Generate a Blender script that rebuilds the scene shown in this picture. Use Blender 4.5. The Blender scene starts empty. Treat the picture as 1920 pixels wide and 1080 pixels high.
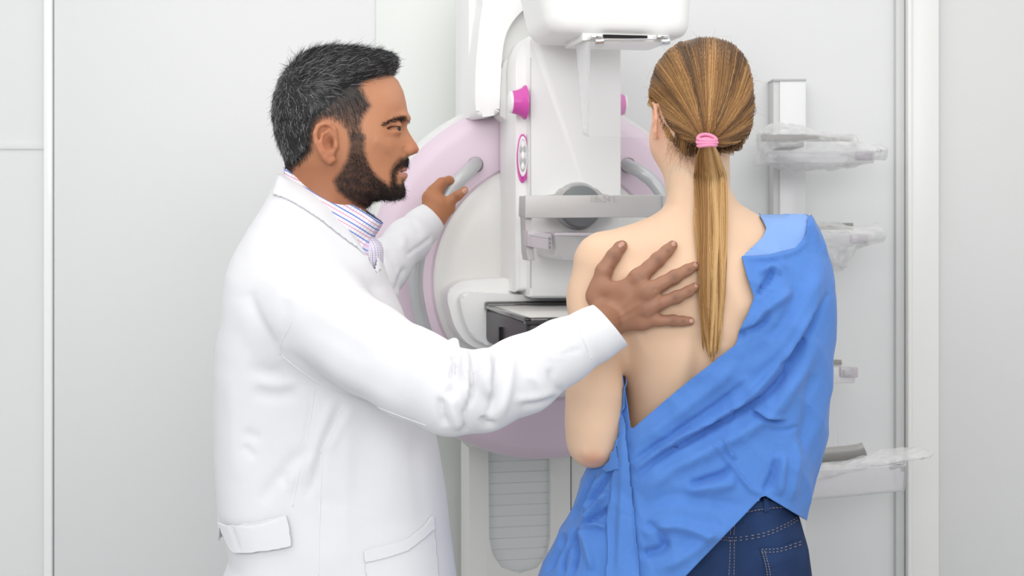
import bpy, bmesh, math, random
import numpy as np
import openvdb
from mathutils import Vector, Matrix
from mathutils.bvhtree import BVHTree

random.seed(7)
rng = np.random.default_rng(7)
SC = bpy.context.scene
COL = SC.collection
F, CZ, HY = 2666.667, 1.41, 400.0        # focal length in pixels of a 1920 wide frame, eye height, horizon row

# ------------------------------------------------------------------ camera, light, exposure
cd = bpy.data.cameras.new('camera')
cam = bpy.data.objects.new('camera', cd)
COL.objects.link(cam)
cam.location = (0, 0, CZ)
cam.rotation_euler = (math.pi / 2, 0, 0)
cd.lens = 50.0
cd.sensor_width = 36.0
cd.shift_y = -(540 - HY) / 1920.0
cd.clip_start = 0.05
cd.dof.use_dof = True
cd.dof.focus_distance = 2.2
cd.dof.aperture_fstop = 8.0
SC.camera = cam
w = bpy.data.worlds.new('world')
SC.world = w
w.use_nodes = True
w.node_tree.nodes['Background'].inputs[0].default_value = (0.95, 0.98, 1.0, 1)
w.node_tree.nodes['Background'].inputs[1].default_value = 1.0


def area_light(name, loc, rot, sx, sy, power, color=(1, 1, 1)):
    l = bpy.data.lights.new(name, 'AREA')
    l.shape = 'RECTANGLE'
    l.size, l.size_y = sx, sy
    l.energy = power
    l.color = color
    o = bpy.data.objects.new(name, l)
    COL.objects.link(o)
    o.location = loc
    o.rotation_euler = rot
    return o


area_light('ceiling_light', (0.0, 1.7, 2.72), (0, 0, 0), 3.8, 2.6, 36, (1.0, 0.99, 0.975))
area_light('fill_light', (-0.2, -1.3, 2.2), (math.radians(68), 0, 0), 3.6, 1.0, 74, (1.0, 1.0, 1.0))  # unseen fill behind the camera, added to brighten and even out the fronts
SC.view_settings.view_transform = 'Standard'
SC.view_settings.look = 'None'
SC.view_settings.exposure = 0.0
SC.view_settings.gamma = 1.0
SC.view_settings.use_curve_mapping = False


# ------------------------------------------------------------------ helpers
def P(px, py, Y):
    return np.array([(px - 960) / F * Y, Y, CZ - (py - HY) / F * Y])


def proj(V):
    return np.stack([960 + F * V[:, 0] / V[:, 1], HY - (V[:, 2] - CZ) * F / V[:, 1]], 1)


def srgb(r, g, b):
    f = lambda c: (c / 12.92 if c <= 0.04045 else ((c + 0.055) / 1.055) ** 2.4)
    return (f(r / 255), f(g / 255), f(b / 255), 1.0)


def mat(name, color, rough=0.5, metal=0.0, bump=0.0, bscale=200.0, var=0.0, vscale=8.0, sss=0.0, sssr=(1, .35, .2),
        spec=0.5, trans=0.0, ior=1.45, sheen=0.0, vcol=False, coat=0.0, alpha=1.0, stretch=None, bdist=0.001):
    m = bpy.data.materials.new(name)
    m.use_nodes = True
    nt = m.node_tree
    b = nt.nodes['Principled BSDF']
    I = b.inputs
    I['Base Color'].default_value = color
    I['Roughness'].default_value = rough
    I['Metallic'].default_value = metal
    I['Specular IOR Level'].default_value = spec
    I['IOR'].default_value = ior
    I['Transmission Weight'].default_value = trans
    I['Coat Weight'].default_value = coat
    I['Alpha'].default_value = alpha
    if sheen:
        I['Sheen Weight'].default_value = sheen
    if sss:
        I['Subsurface Weight'].default_value = sss
        I['Subsurface Radius'].default_value = sssr
        I['Subsurface Scale'].default_value = 0.008
    tc = nt.nodes.new('ShaderNodeTexCoord')
    src = tc.outputs['Object']
    if stretch:
        mp = nt.nodes.new('ShaderNodeMapping')
        mp.inputs['Scale'].default_value = stretch
        nt.links.new(src, mp.inputs['Vector'])
        src = mp.outputs['Vector']
    cur = None
    if vcol:
        a = nt.nodes.new('ShaderNodeVertexColor')
        a.layer_name = 'Col'
        cur = a.outputs['Color']
    if var:
        n = nt.nodes.new('ShaderNodeTexNoise')
        n.inputs['Scale'].default_value = vscale
        n.inputs['Detail'].default_value = 5
        nt.links.new(src, n.inputs['Vector'])
        mr = nt.nodes.new('ShaderNodeMapRange')
        mr.inputs[3].default_value = 1 - var
        mr.inputs[4].default_value = 1 + var
        nt.links.new(n.outputs['Fac'], mr.inputs[0])
        mx = nt.nodes.new('ShaderNodeVectorMath')
        mx.operation = 'SCALE'
        if cur is not None:
            nt.links.new(cur, mx.inputs[0])
        else:
            mx.inputs[0].default_value = color[:3]
        nt.links.new(mr.outputs[0], mx.inputs['Scale'])
        cur = mx.outputs[0]
    if cur is not None:
        nt.links.new(cur, I['Base Color'])
    if bump:
        n = nt.nodes.new('ShaderNodeTexNoise')
        n.inputs['Scale'].default_value = bscale
        n.inputs['Detail'].default_value = 4
        nt.links.new(src, n.inputs['Vector'])
        bp = nt.nodes.new('ShaderNodeBump')
        bp.inputs['Strength'].default_value = bump
        bp.inputs['Distance'].default_value = bdist
        nt.links.new(n.outputs['Fac'], bp.inputs['Height'])
        nt.links.new(bp.outputs[0], I['Normal'])
    return m


def glass_mat(name, tint, face, edge, rough=0.05):
    """clear sheet plastic: mostly see-through face on, milky and shiny at grazing angles"""
    m = bpy.data.materials.new(name)
    m.use_nodes = True
    nt = m.node_tree
    b = nt.nodes['Principled BSDF']
    b.inputs['Base Color'].default_value = tint
    b.inputs['Roughness'].default_value = rough
    tr = nt.nodes.new('ShaderNodeBsdfTransparent')
    tr.inputs[0].default_value = (0.985, 0.985, 0.99, 1)
    lw = nt.nodes.new('ShaderNodeLayerWeight')
    lw.inputs['Blend'].default_value = 0.35
    mr = nt.nodes.new('ShaderNodeMapRange')
    mr.inputs[3].default_value = face
    mr.inputs[4].default_value = edge
    nt.links.new(lw.outputs['Facing'], mr.inputs[0])
    mx = nt.nodes.new('ShaderNodeMixShader')
    nt.links.new(mr.outputs[0], mx.inputs[0])
    nt.links.new(tr.outputs[0], mx.inputs[1])
    nt.links.new(b.outputs[0], mx.inputs[2])
    nt.links.new(mx.outputs[0], nt.nodes['Material Output'].inputs[0])
    return m


def tag(o, label=None, cat=None, group=None, kind=None):
    if label: o['label'] = label
    if cat: o['category'] = cat
    if group: o['group'] = group
    if kind: o['kind'] = kind
    return o


def empty(name, loc=(0, 0, 0), rz=0.0):
    o = bpy.data.objects.new(name, None)
    COL.objects.link(o)
    o.location = loc
    o.rotation_euler = (0, 0, rz)
    o.empty_display_size = 0.05
    return o


def link(name, V, faces, m, parent=None, smooth=True, local=False, colors=None, solid=0.0, offset=-1.0, angle=None):
    """one mesh object from vertices and faces; world coordinates unless local"""
    me = bpy.data.meshes.new(name)
    V = np.asarray(V, dtype=np.float64)
    if parent is not None and not local:
        bpy.context.view_layer.update()
        mw = np.array(parent.matrix_world.inverted())
        V = V @ mw[:3, :3].T + mw[:3, 3]
    if isinstance(faces, np.ndarray):
        n, k = faces.shape
        me.vertices.add(len(V))
        me.vertices.foreach_set('co', V.astype(np.float32).ravel())
        me.loops.add(n * k)
        me.loops.foreach_set('vertex_index', faces.astype(np.int32).ravel())
        me.polygons.add(n)
        me.polygons.foreach_set('loop_start', np.arange(0, n * k, k, dtype=np.int32))
        me.update(calc_edges=True)
        me.validate()
    else:
        me.from_pydata([tuple(v) for v in V], [], faces)
    me.polygons.foreach_set('use_smooth', [smooth] * len(me.polygons))
    if colors is not None:
        a = me.color_attributes.new('Col', 'FLOAT_COLOR', 'POINT')
        c = np.ones((len(V), 4), np.float32)
        c[:, :3] = colors
        a.data.foreach_set('color', c.ravel())
    me.materials.append(m)
    o = bpy.data.objects.new(name, me)
    COL.objects.link(o)
    if parent is not None: o.parent = parent
    if solid:
        md = o.modifiers.new('solid', 'SOLIDIFY')
        md.thickness = solid
        md.offset = offset
    if smooth and angle is not None:
        me.set_sharp_from_angle(angle=math.radians(angle))
    return o


def bm_link(name, bm, m, parent=None, smooth=True, angle=35):
    me = bpy.data.meshes.new(name)
    bmesh.ops.recalc_face_normals(bm, faces=bm.faces)
    bm.to_mesh(me)
    bm.free()
    me.polygons.foreach_set('use_smooth', [smooth] * len(me.polygons))
    if smooth: me.set_sharp_from_angle(angle=math.radians(angle))
    me.materials.append(m)
    o = bpy.data.objects.new(name, me)
    COL.objects.link(o)
    if parent is not None: o.parent = parent
    return o


def add_box(bm, lo, hi, bev=0.0, seg=2):
    vs = [bm.verts.new((x, y, z)) for x in (lo[0], hi[0]) for y in (lo[1], hi[1]) for z in (lo[2], hi[2])]
    fs = []
    for q in ((0, 1, 3, 2), (4, 6, 7, 5), (0, 4, 5, 1), (2, 3, 7, 6), (0, 2, 6, 4), (1, 5, 7, 3)):
        fs.append(bm.faces.new([vs[i] for i in q]))
    if bev:
        es = {e for f in fs for e in f.edges}
        bmesh.ops.bevel(bm, geom=list(es), offset=bev, segments=seg, profile=0.5, affect='EDGES')


def box(name, lo, hi, m, parent=None, bev=0.0, seg=2):
    bm = bmesh.new()
    add_box(bm, lo, hi, bev, seg)
    return bm_link(name, bm, m, parent)


def catmull(pts, n, closed=False):
    pts = np.asarray(pts, float)
    N = len(pts)
    out = []
    segs = N if closed else N - 1
    for i in range(segs):
        if closed:
            p0, p1, p2, p3 = pts[i - 1], pts[i], pts[(i + 1) % N], pts[(i + 2) % N]
        else:
            p1, p2 = pts[i], pts[i + 1]
            p0 = pts[i - 1] if i > 0 else 2 * p1 - p2
            p3 = pts[i + 2] if i + 2 < N else 2 * p2 - p1
        t = np.linspace(0, 1, n, endpoint=False)[:, None]
        out.append(0.5 * ((2 * p1) + (-p0 + p2) * t + (2 * p0 - 5 * p1 + 4 * p2 - p3) * t ** 2 + (-p0 + 3 * p1 - 3 * p2 + p3) * t ** 3))
    if not closed: out.append(pts[-1:])
    return np.concatenate(out)


def round_poly(pts, r, n=5):
    """polygon in pixels with corners cut to arcs; r one number or one per corner"""
    out = []
    N = len(pts)
    for i in range(N):
        p, a, b = np.array(pts[i], float), np.array(pts[i - 1], float), np.array(pts[(i + 1) % N], float)
        ri = r[i] if isinstance(r, (list, tuple)) else r
        if ri <= 0:
            out.append(p)
            continue
        ua, ub = a - p, b - p
        la, lb = np.linalg.norm(ua), np.linalg.norm(ub)
        k = min(ri, la * 0.48, lb * 0.48)
        A, B = p + ua / la * k, p + ub / lb * k
        for t in np.linspace(0, 1, n):
            out.append((1 - t) ** 2 * A + 2 * t * (1 - t) * p + t * t * B)
    return np.array(out)


def tube(pts, rad, ns=12, caps=True, flat=1.0):
    """vertices and faces of a tube along points (world or local metres)"""
    pts = np.asarray(pts, float)
    n = len(pts)
    rad = np.broadcast_to(np.asarray(rad, float), (n,))
    T = np.gradient(pts, axis=0)
    T /= np.linalg.norm(T, axis=1)[:, None] + 1e-12
    up = np.array([0, 0, 1.0]) if abs(T[0][2]) < 0.9 else np.array([0, 1.0, 0])
    u = np.cross(T[0], up); u /= np.linalg.norm(u)
    V, Fc = [], []
    for i in range(n):
        u = u - T[i] * np.dot(u, T[i]); u /= np.linalg.norm(u)
        v = np.cross(T[i], u)
        for k in range(ns):
            a = 2 * math.pi * k / ns
            V.append(pts[i] + rad[i] * (math.cos(a) * u + math.sin(a) * v * flat))
    for i in range(n - 1):
        for k in range(ns):
            Fc.append((i * ns + k, i * ns + (k + 1) % ns, (i + 1) * ns + (k + 1) % ns, (i + 1) * ns + k))
    if caps:
        Fc.append(tuple(range(ns - 1, -1, -1)))
        Fc.append(tuple((n - 1) * ns + k for k in range(ns)))
    return np.array(V), Fc


# ------------------------------------------------------------------ signed distance modelling
def cap(g, a, b, ra, rb, sy=1.0):
    """tapered capsule; sy>1 flattens it along the depth axis"""
    X, Y, Z = g
    a, b = np.asarray(a, np.float32), np.asarray(b, np.float32)
    d = b - a
    d2 = d * np.array([1, sy, 1], np.float32)
    L = float(d2 @ d2) + 1e-12
    px, py, pz = X - a[0], (Y - a[1]) * sy, Z - a[2]
    t = np.clip((px * d2[0] + py * d2[1] + pz * d2[2]) / L, 0, 1)
    return np.sqrt((px - t * d2[0]) ** 2 + (py - t * d2[1]) ** 2 + (pz - t * d2[2]) ** 2) - (ra + (rb - ra) * t)


def ell(g, c, r):
    X, Y, Z = g
    k = np.sqrt(((X - c[0]) / r[0]) ** 2 + ((Y - c[1]) / r[1]) ** 2 + ((Z - c[2]) / r[2]) ** 2)
    return (k - 1) * min(r)


def smin(a, b, k):
    h = np.maximum(k - np.abs(a - b), 0) / k
    return np.minimum(a, b) - h * h * k * 0.25


def smax(a, b, k):
    return -smin(-a, -b, k)


def chain(g, pts, rs, k=0.01, sy=1.0):
    d = None
    for i in range(len(pts) - 1):
        c = cap(g, pts[i], pts[i + 1], rs[i], rs[i + 1], sy)
        d = c if d is None else smin(d, c, k)
    return d


def poly_sd(U, Vv, poly):
    """signed distance in the plane, positive inside"""
    d = np.full(U.shape, 1e9)
    ins = np.zeros(U.shape, bool)
    n = len(poly)
    for i in range(n):
        ax, ay = poly[i - 1]
        bx, by = poly[i]
        ex, ey = bx - ax, by - ay
        wx, wy = U - ax, Vv - ay
        t = np.clip((wx * ex + wy * ey) / (ex * ex + ey * ey + 1e-12), 0, 1)
        d = np.minimum(d, (wx - ex * t) ** 2 + (wy - ey * t) ** 2)
        c = (ay > Vv) != (by > Vv)
        ins ^= c & (U < (bx - ax) * (Vv - ay) / ((by - ay) if by != ay else 1e-9) + ax)
    d = np.sqrt(d)
    return np.where(ins, d, -d)


def shepard(U, Vv, ctrl, p=3.0):
    """smooth interpolation of control rows (px, py, values...)"""
    ctrl = np.asarray(ctrl, float)
    n = len(ctrl)
    if n < 5:
        num, den = [0.0] * (ctrl.shape[1] - 2), 0.0
        for row in ctrl:
            wt = 1.0 / (((U - row[0]) ** 2 + (Vv - row[1]) ** 2) ** (p / 2) + 540.0)
            den = den + wt
            for j in range(len(num)): num[j] = num[j] + wt * row[2 + j]
        return [x / den for x in num]
    # multiquadric surface through the control points
    xy = ctrl[:, :2] / 100.0
    c2 = 0.12 ** 2
    A = np.zeros((n + 1, n + 1))
    A[:n, :n] = -np.sqrt(((xy[:, None] - xy[None]) ** 2).sum(2) + c2)
    A[:n, n] = A[n, :n] = 1
    A[np.arange(n), np.arange(n)] += 0.01
    out = []
    rhs = np.zeros((n + 1, ctrl.shape[1] - 2))
    rhs[:n] = ctrl[:, 2:]
    sol = np.linalg.solve(A, rhs)
    ph = [-np.sqrt((U / 100 - a) ** 2 + (Vv / 100 - b) ** 2 + c2) for a, b in xy]
    for j in range(rhs.shape[1]):
        f = sol[n, j] + 0 * U
        for i in range(n): f = f + sol[i, j] * ph[i]
        out.append(np.clip(f, ctrl[:, 2 + j].min(), ctrl[:, 2 + j].max()))
    return out


def inflate(g, Y0, poly, ctrl, p=2.0, wmod=None):
    """solid with the outline poly (pixels at depth Y0); ctrl rows: px, py, half depth m, edge radius px, centre depth offset m"""
    X, Y, Z = g
    x, z = X[:, 0, 0], Z[0, 0, :]
    U = (x / Y0 * F + 960)[:, None] + 0 * z[None, :]
    Vv = (HY - (z - CZ) * F / Y0)[None, :] + 0 * x[:, None]
    s = poly_sd(U, Vv, poly)
    W, R, C = shepard(U, Vv, ctrl)
    if wmod is not None: W = wmod(U, Vv, W)
    t = np.minimum(s / R, 1.0)
    a = np.abs(1 - t) ** p
    Rm = R * Y0 / F
    W, a, C = (q.astype(np.float32)[:, None, :] for q in (W, a, C))
    mn = np.minimum(W, Rm.astype(np.float32)[:, None, :])
    return (((np.abs(Y - Y0 - C) / W) ** p + a) ** (1 / p) - 1) * mn


def sdf_mesh(fn, lo, hi, h):
    ax = [np.arange(lo[i], hi[i] + h, h, dtype=np.float32) for i in range(3)]
    g = (ax[0][:, None, None], ax[1][None, :, None], ax[2][None, None, :])
    D = fn(g) + 0 * (g[0] + g[1] + g[2])
    D = np.clip(D, -4 * h, 4 * h).astype(np.float32)
    gr = openvdb.FloatGrid(4 * h)
    gr.copyFromArray(D)
    pts, quads = gr.convertToQuads(isovalue=0.0)
    V = pts.astype(np.float64) * h + np.array([a[0] for a in ax])
    Q = quads.astype(np.int64)[:, ::-1]
    n = normals(V, Q)
    c = V.mean(0)
    if np.sum(np.einsum('ij,ij->i', n, V - c)) < 0: Q = Q[:, ::-1].copy()
    return V, Q


def normals(V, Q):
    a = V[Q[:, 2]] - V[Q[:, 0]]
    b = V[Q[:, 3]] - V[Q[:, 1]] if Q.shape[1] == 4 else V[Q[:, 1]] - V[Q[:, 0]]
    fn = np.cross(a, b) if Q.shape[1] == 4 else np.cross(b, a)
    N = np.zeros_like(V)
    for j in range(3):
        acc = np.zeros(len(V))
        for k in range(Q.shape[1]): acc += np.bincount(Q[:, k], fn[:, j], len(V))
        N[:, j] = acc
    return N / (np.linalg.norm(N, axis=1)[:, None] + 1e-12)


def smooth(V, Q, it=2, lam=0.5):
    E = np.concatenate([Q[:, [i, (i + 1) % Q.shape[1]]] for i in range(Q.shape[1])])
    cnt = np.bincount(E.ravel(), minlength=len(V)).astype(float)
    V = V.copy()
    for _ in range(it):
        A = np.zeros_like(V)
        for j in range(3):
            A[:, j] = np.bincount(E[:, 0], V[E[:, 1], j], len(V)) + np.bincount(E[:, 1], V[E[:, 0], j], len(V))
        V += lam * (A / np.maximum(cnt, 1)[:, None] - V)
    return V


def seg_dist(UV, pts):
    """distance to a polyline, its parameter 0..1 and the signed side"""
    pts = np.asarray(pts, float)
    L = np.r_[0, np.cumsum(np.linalg.norm(np.diff(pts, axis=0), axis=1))]
    best = np.full(len(UV), 1e18)
    tt = np.zeros(len(UV))
    sg = np.zeros(len(UV))
    for i in range(len(pts) - 1):
        a, e = pts[i], pts[i + 1] - pts[i]
        l2 = e @ e + 1e-12
        wv = UV - a
        t = np.clip(wv @ e / l2, 0, 1)
        d = ((wv - t[:, None] * e) ** 2).sum(1)
        m = d < best
        best[m] = d[m]
        tt[m] = (L[i] + t[m] * (L[i + 1] - L[i])) / L[-1]
        sg[m] = np.sign(e[0] * wv[m, 1] - e[1] * wv[m, 0])
    return np.sqrt(best), tt, sg


def folds(V, Q, strokes, facing=True, scale=1.0):
    """raise ridges (amp > 0) or press creases (amp < 0) along strokes given in pixels: (points, width px, amp mm, kind)
    kind 'r' round ridge, 's' one-sided step: high on the right hand side of the stroke's direction"""
    N = normals(V, Q)
    UV = proj(V)
    view = V - np.array([0, 0, CZ])
    view /= np.linalg.norm(view, axis=1)[:, None]
    fc = -(N * view).sum(1)
    wf = np.clip((fc + 0.05) / 0.35, 0, 1) if facing else np.ones(len(V))
    D = np.zeros(len(V))
    for st in strokes:
        pts, wd, amp = st[:3]
        kind = st[3] if len(st) > 3 else 'r'
        pts = catmull(pts, 6) if len(pts) > 2 else np.asarray(pts, float)
        lo, hi = pts.min(0) - wd * 3.2, pts.max(0) + wd * 3.2
        m = np.where((UV[:, 0] > lo[0]) & (UV[:, 0] < hi[0]) & (UV[:, 1] > lo[1]) & (UV[:, 1] < hi[1]) & (wf > 0))[0]
        if len(m) == 0: continue
        d, t, s = seg_dist(UV[m], pts)
        end = np.clip(np.minimum(t, 1 - t) * 5, 0, 1) ** 0.7
        if kind == 'r':
            D[m] += amp * np.exp(-(d / wd) ** 2) * end
        elif kind == 'p':
            D[m] += amp * (np.exp(-(d / wd) ** 2) - 0.45 * np.exp(-((d - wd * 1.7) / wd) ** 2)) * end
        else:
            x = s * d
            D[m] += amp * end * np.where(x > 0, np.exp(-(x / (wd * 2.2)) ** 2), 0) * np.clip(x / 2.0, 0, 1)
    return V + N * (D * wf * 0.001 * scale)[:, None]


def clip_mesh(V, Q, gfn, extra=None):
    """keep where gfn(V) > 0, with the border moved onto the line"""
    V = V.copy()
    g = gfn(V)
    N = normals(V, Q)
    keep = (g[Q].max(1) > 0)
    Q = Q[keep]
    for _ in range(3):
        g = gfn(V)
        used = np.unique(Q)
        bad = used[g[used] < 0]
        eps = 1e-4
        G = np.stack([(gfn(V[bad] + eps * np.eye(3)[j]) - g[bad]) / eps for j in range(3)], 1)
        n = N[bad]
        G = G - n * (G * n).sum(1)[:, None]
        l2 = (G ** 2).sum(1) + 1e-9
        st = -(g[bad] / l2)[:, None] * G
        ln = np.linalg.norm(st, axis=1)
        st *= np.minimum(1, 0.006 / (ln + 1e-12))[:, None]
        V[bad] += st
    used = np.unique(Q)
    idx = -np.ones(len(V), int)
    idx[used] = np.arange(len(used))
    return V[used], idx[Q]


def noise3(V, freq, seed=0, octs=3):
    """cheap smooth noise from rotated sines"""
    r = np.random.default_rng(seed)
    out = np.zeros(len(V))
    amp = 1.0
    for o in range(octs):
        for _ in range(5):
            d = r.normal(size=3); d /= np.linalg.norm(d)
            out += amp * np.sin(V @ d * freq * r.uniform(0.7, 1.3) + r.uniform(0, 6.28)) / 5
        amp *= 0.5
        freq *= 2.1
    return out


def bvh_of(V, Q):
    return BVHTree.FromPolygons([Vector(v) for v in V], [tuple(int(i) for i in q) for q in Q])


def hit(bvh, px, py, default=2.3):
    o = Vector((0, 0, CZ))
    d = Vector(P(px, py, 1.0)) - o
    d.normalize()
    loc, n, _, _ = bvh.ray_cast(o, d)
    if loc is None:
        return P(px, py, default), np.array([0, -1.0, 0])
    return np.array(loc), np.array(n)


def drape_tube(bvh, pts, r, lift=0.0, ns=5, step=4.0):
    """thin tube lying on a surface along a pixel stroke"""
    c = catmull(pts, 12) if len(pts) > 2 else np.linspace(pts[0], pts[-1], max(3, int(np.hypot(*(np.subtract(pts[-1], pts[0]))) / step)))
    W = []
    for q in c:
        l, n = hit(bvh, q[0], q[1])
        if n[1] > 0: n = -n
        W.append(l + n * lift)
    return tube(np.array(W), r, ns)


def drape_patch(bvh, poly, lift, step=3.0, default=2.3):
    """sheet covering a pixel polygon, lying on a surface; returned as vertices and quads"""
    poly = np.asarray(poly, float)
    lo, hi = poly.min(0) - step, poly.max(0) + step
    xs = np.arange(lo[0], hi[0] + step, step)
    ys = np.arange(lo[1], hi[1] + step, step)
    U, W = np.meshgrid(xs, ys, indexing='ij')
    s = poly_sd(U, W, poly)
    nx, ny = U.shape
    idx = -np.ones((nx, ny), int)
    pts = []
    Q = []
    for i in range(nx - 1):
        for j in range(ny - 1):
            c = [(i, j), (i + 1, j), (i + 1, j + 1), (i, j + 1)]
            if max(s[a] for a in c) <= 0: continue
            if sum(s[a] > -step * 0.7 for a in c) < 4 and max(s[a] for a in c) < step * 0.3: continue
            for a in c:
                if idx[a] < 0:
                    idx[a] = len(pts)
                    pts.append([U[a], W[a], s[a]])
            Q.append([idx[a] for a in c])
    pts = np.array(pts)
    # pull outside points onto the outline
    e = 0.05
    for _ in range(2):
        sd = poly_sd(pts[:, 0], pts[:, 1], poly)
        b = sd < 0
        gx = (poly_sd(pts[b, 0] + e, pts[b, 1], poly) - sd[b]) / e
        gy = (poly_sd(pts[b, 0], pts[b, 1] + e, poly) - sd[b]) / e
        pts[b, 0] -= sd[b] * gx
        pts[b, 1] -= sd[b] * gy
    V, Nn = [], []
    for q in pts:
        l, n = hit(bvh, q[0], q[1], default)
        if n[1] > 0: n = -n
        V.append(l); Nn.append(n)
    V, Nn = np.array(V), np.array(Nn)
    Q = np.array(Q)
    Nn = smooth(Nn, Q, 8)
    Nn /= np.linalg.norm(Nn, axis=1)[:, None]
    V = V + Nn * lift
    n2 = normals(V, Q)
    if (n2[:, 1]).mean() > 0: Q = Q[:, ::-1].copy()
    return V, Q
# ------------------------------------------------------------------ materials
M_wall = mat('wall_paint', (0.78, 0.785, 0.785, 1), 0.45, bump=0.05, bscale=400, spec=0.3)
M_wall2 = mat('wall_panel_paint', (0.80, 0.815, 0.79, 1), 0.4, spec=0.3)
M_wall3 = mat('wall_side_paint', (0.72, 0.725, 0.715, 1), 0.5, spec=0.3)
M_trim = mat('white_trim', (0.86, 0.86, 0.84, 1), 0.35)
M_trimg = mat('grey_trim', (0.66, 0.67, 0.66, 1), 0.4)
M_bright = mat('gloss_white_strip', (0.93, 0.94, 0.94, 1), 0.15)
M_floor = mat('grey_vinyl_floor', (0.5, 0.51, 0.52, 1), 0.35, var=0.06, vscale=30)
M_rear = mat('rear_wall_paint', (0.5, 0.5, 0.5, 1), 0.6)
M_ceil = mat('ceiling_paint', (0.85, 0.85, 0.85, 1), 0.7)
M_shell = mat('machine_white_plastic', (0.93, 0.93, 0.915, 1), 0.32, bump=0.03, bscale=600)
M_shell2 = mat('machine_cream_plastic', (0.84, 0.835, 0.805, 1), 0.35, bump=0.03, bscale=600)
M_pink = mat('machine_pink_plastic', (0.78, 0.635, 0.735, 1), 0.38, bump=0.02, bscale=600)
M_dpink = mat('knob_magenta', srgb(216, 84, 176), 0.35)
M_slat = mat('slat_grey', (0.77, 0.78, 0.78, 1), 0.35)
M_gap = mat('dark_joint', (0.25, 0.25, 0.24, 1), 0.7)
M_metal = mat('brushed_aluminium', (0.56, 0.55, 0.54, 1), 0.5, 0.35, bump=0.1, bscale=60, stretch=(1, 20, 60))
M_tube = mat('painted_grey_tube', (0.56, 0.57, 0.58, 1), 0.35, 0.25)
M_dgrey = mat('grey_knob_plastic', (0.2, 0.215, 0.22, 1), 0.45)
M_lgrey = mat('light_grey_ring', (0.5, 0.51, 0.51, 1), 0.4)
M_carbon = mat('black_carbon', (0.02, 0.018, 0.02, 1), 0.22, bump=0.4, bscale=300, stretch=(1, 1, 6), coat=0.6)
M_slit = mat('black_slit', (0.012, 0.01, 0.01, 1), 0.8)
M_clear = glass_mat('clear_acrylic', (0.93, 0.93, 0.94, 1), 0.07, 0.75)
M_paddle = glass_mat('paddle_acrylic', (0.9, 0.885, 0.895, 1), 0.28, 0.85)
M_clip = glass_mat('paddle_clip_plastic', (0.66, 0.60, 0.65, 1), 0.62, 0.95, 0.15)
M_bag = glass_mat('thin_plastic_bag', (0.9, 0.9, 0.895, 1), 0.15, 0.85, 0.2)
M_chrome = mat('chrome', (0.75, 0.75, 0.75, 1), 0.12, 1.0)
M_rail = mat('rail_white', (0.85, 0.85, 0.86, 1), 0.3)
M_btn = mat('silver_button', (0.6, 0.59, 0.6, 1), 0.3, 0.3)

# ------------------------------------------------------------------ the room
YB = 3.42


def wx(px, Y=YB): return (px - 960) / F * Y


def st(o): return tag(o, kind='structure')


st(box('floor', (-2.6, -2.0, -0.08), (2.6, YB + 0.3, 0.0), M_floor))
st(box('ceiling', (-2.6, -2.0, 2.8), (2.6, YB + 0.3, 2.88), M_ceil))
st(box('wall_left', (-2.6, -2.0, 0), (-2.5, YB, 2.8), M_wall))
st(box('wall_right', (2.5, -2.0, 0), (2.6, YB, 2.8), M_wall))
st(box('wall_back', (-2.5, YB, 0), (2.5, YB + 0.1, 2.8), M_wall))
st(box('wall_rear', (-2.5, -2.0, 0), (2.5, -1.9, 2.8), M_rear))
# wall panels that stand proud of the back wall
st(box('wall_panel', (wx(106), YB - 0.02, 0), (wx(706), YB, 2.8), M_wall, bev=0.002))
st(box('wall_panel', (wx(706), YB - 0.026, 0), (wx(876.5), YB, 2.8), M_wall2, bev=0.002))
st(box('wall_panel', (wx(878.5), YB - 0.03, 0), (wx(1072), YB, 2.8), M_wall2, bev=0.003))
st(box('trim_1', (wx(88), YB - 0.028, 0), (wx(104), YB, 2.8), M_bright, bev=0.004))
st(box('trim_2', (wx(0) - 0.3, YB - 0.004, CZ - (280 - HY) / F * YB), (wx(88), YB, CZ - (264 - HY) / F * YB), M_wall, bev=0.001))
st(box('trim_3', (wx(1676), YB - 0.02, 0), (wx(1692), YB, 2.8), M_trimg, bev=0.002))
st(box('trim_4', (wx(1693), YB - 0.045, 0), (wx(1701), YB, 2.8), M_trim, bev=0.003))
st(box('trim_5', (wx(1702), YB - 0.035, 0), (wx(1753), YB, 2.8), M_trim, bev=0.003))
st(box('door_1', (wx(1756), YB - 0.008, 0), (2.49, YB, 2.3), M_wall3, bev=0.002))

# ------------------------------------------------------------------ the mammography machine
TH = math.radians(12.0)
MO = P(1033, 525, 3.02)
mach = empty('mammography_machine', (MO[0], MO[1], 0), TH)
tag(mach, 'large white breast x-ray machine with a pale pink ring in front of the two people', 'medical machine')
MC, MS = math.cos(TH), math.sin(TH)


def M(px, py, d):
    a = (px - 960) / F
    x = (a * (MO[1] + d * MC) - MO[0] + d * MS) / (MC - a * MS)
    Y = MO[1] + x * MS + d * MC
    return np.array([x, d, CZ - (py - HY) / F * Y])


def mprism(name, poly, df, db, m, bev=0.0, seg=3, parent=mach, taper=None):
    """front outline in pixels at local depth df, drawn straight back to db"""
    bm = bmesh.new()
    fr = [M(p[0], p[1], df) for p in poly]
    c = np.mean(fr, axis=0)
    a = [bm.verts.new(v) for v in fr]
    b = []
    for v in fr:
        q = v.copy()
        if taper: q = c + (q - c) * taper
        q[1] = db
        b.append(bm.verts.new(q))
    n = len(a)
    f1 = bm.faces.new(a)
    bm.faces.new(b[::-1])
    for i in range(n): bm.faces.new((a[i], b[i], b[(i + 1) % n], a[(i + 1) % n]))
    if bev:
        bmesh.ops.bevel(bm, geom=list(f1.edges), offset=bev, segments=seg, profile=0.5, affect='EDGES', clamp_overlap=True)
    return bm_link(name, bm, m, parent)


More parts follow.
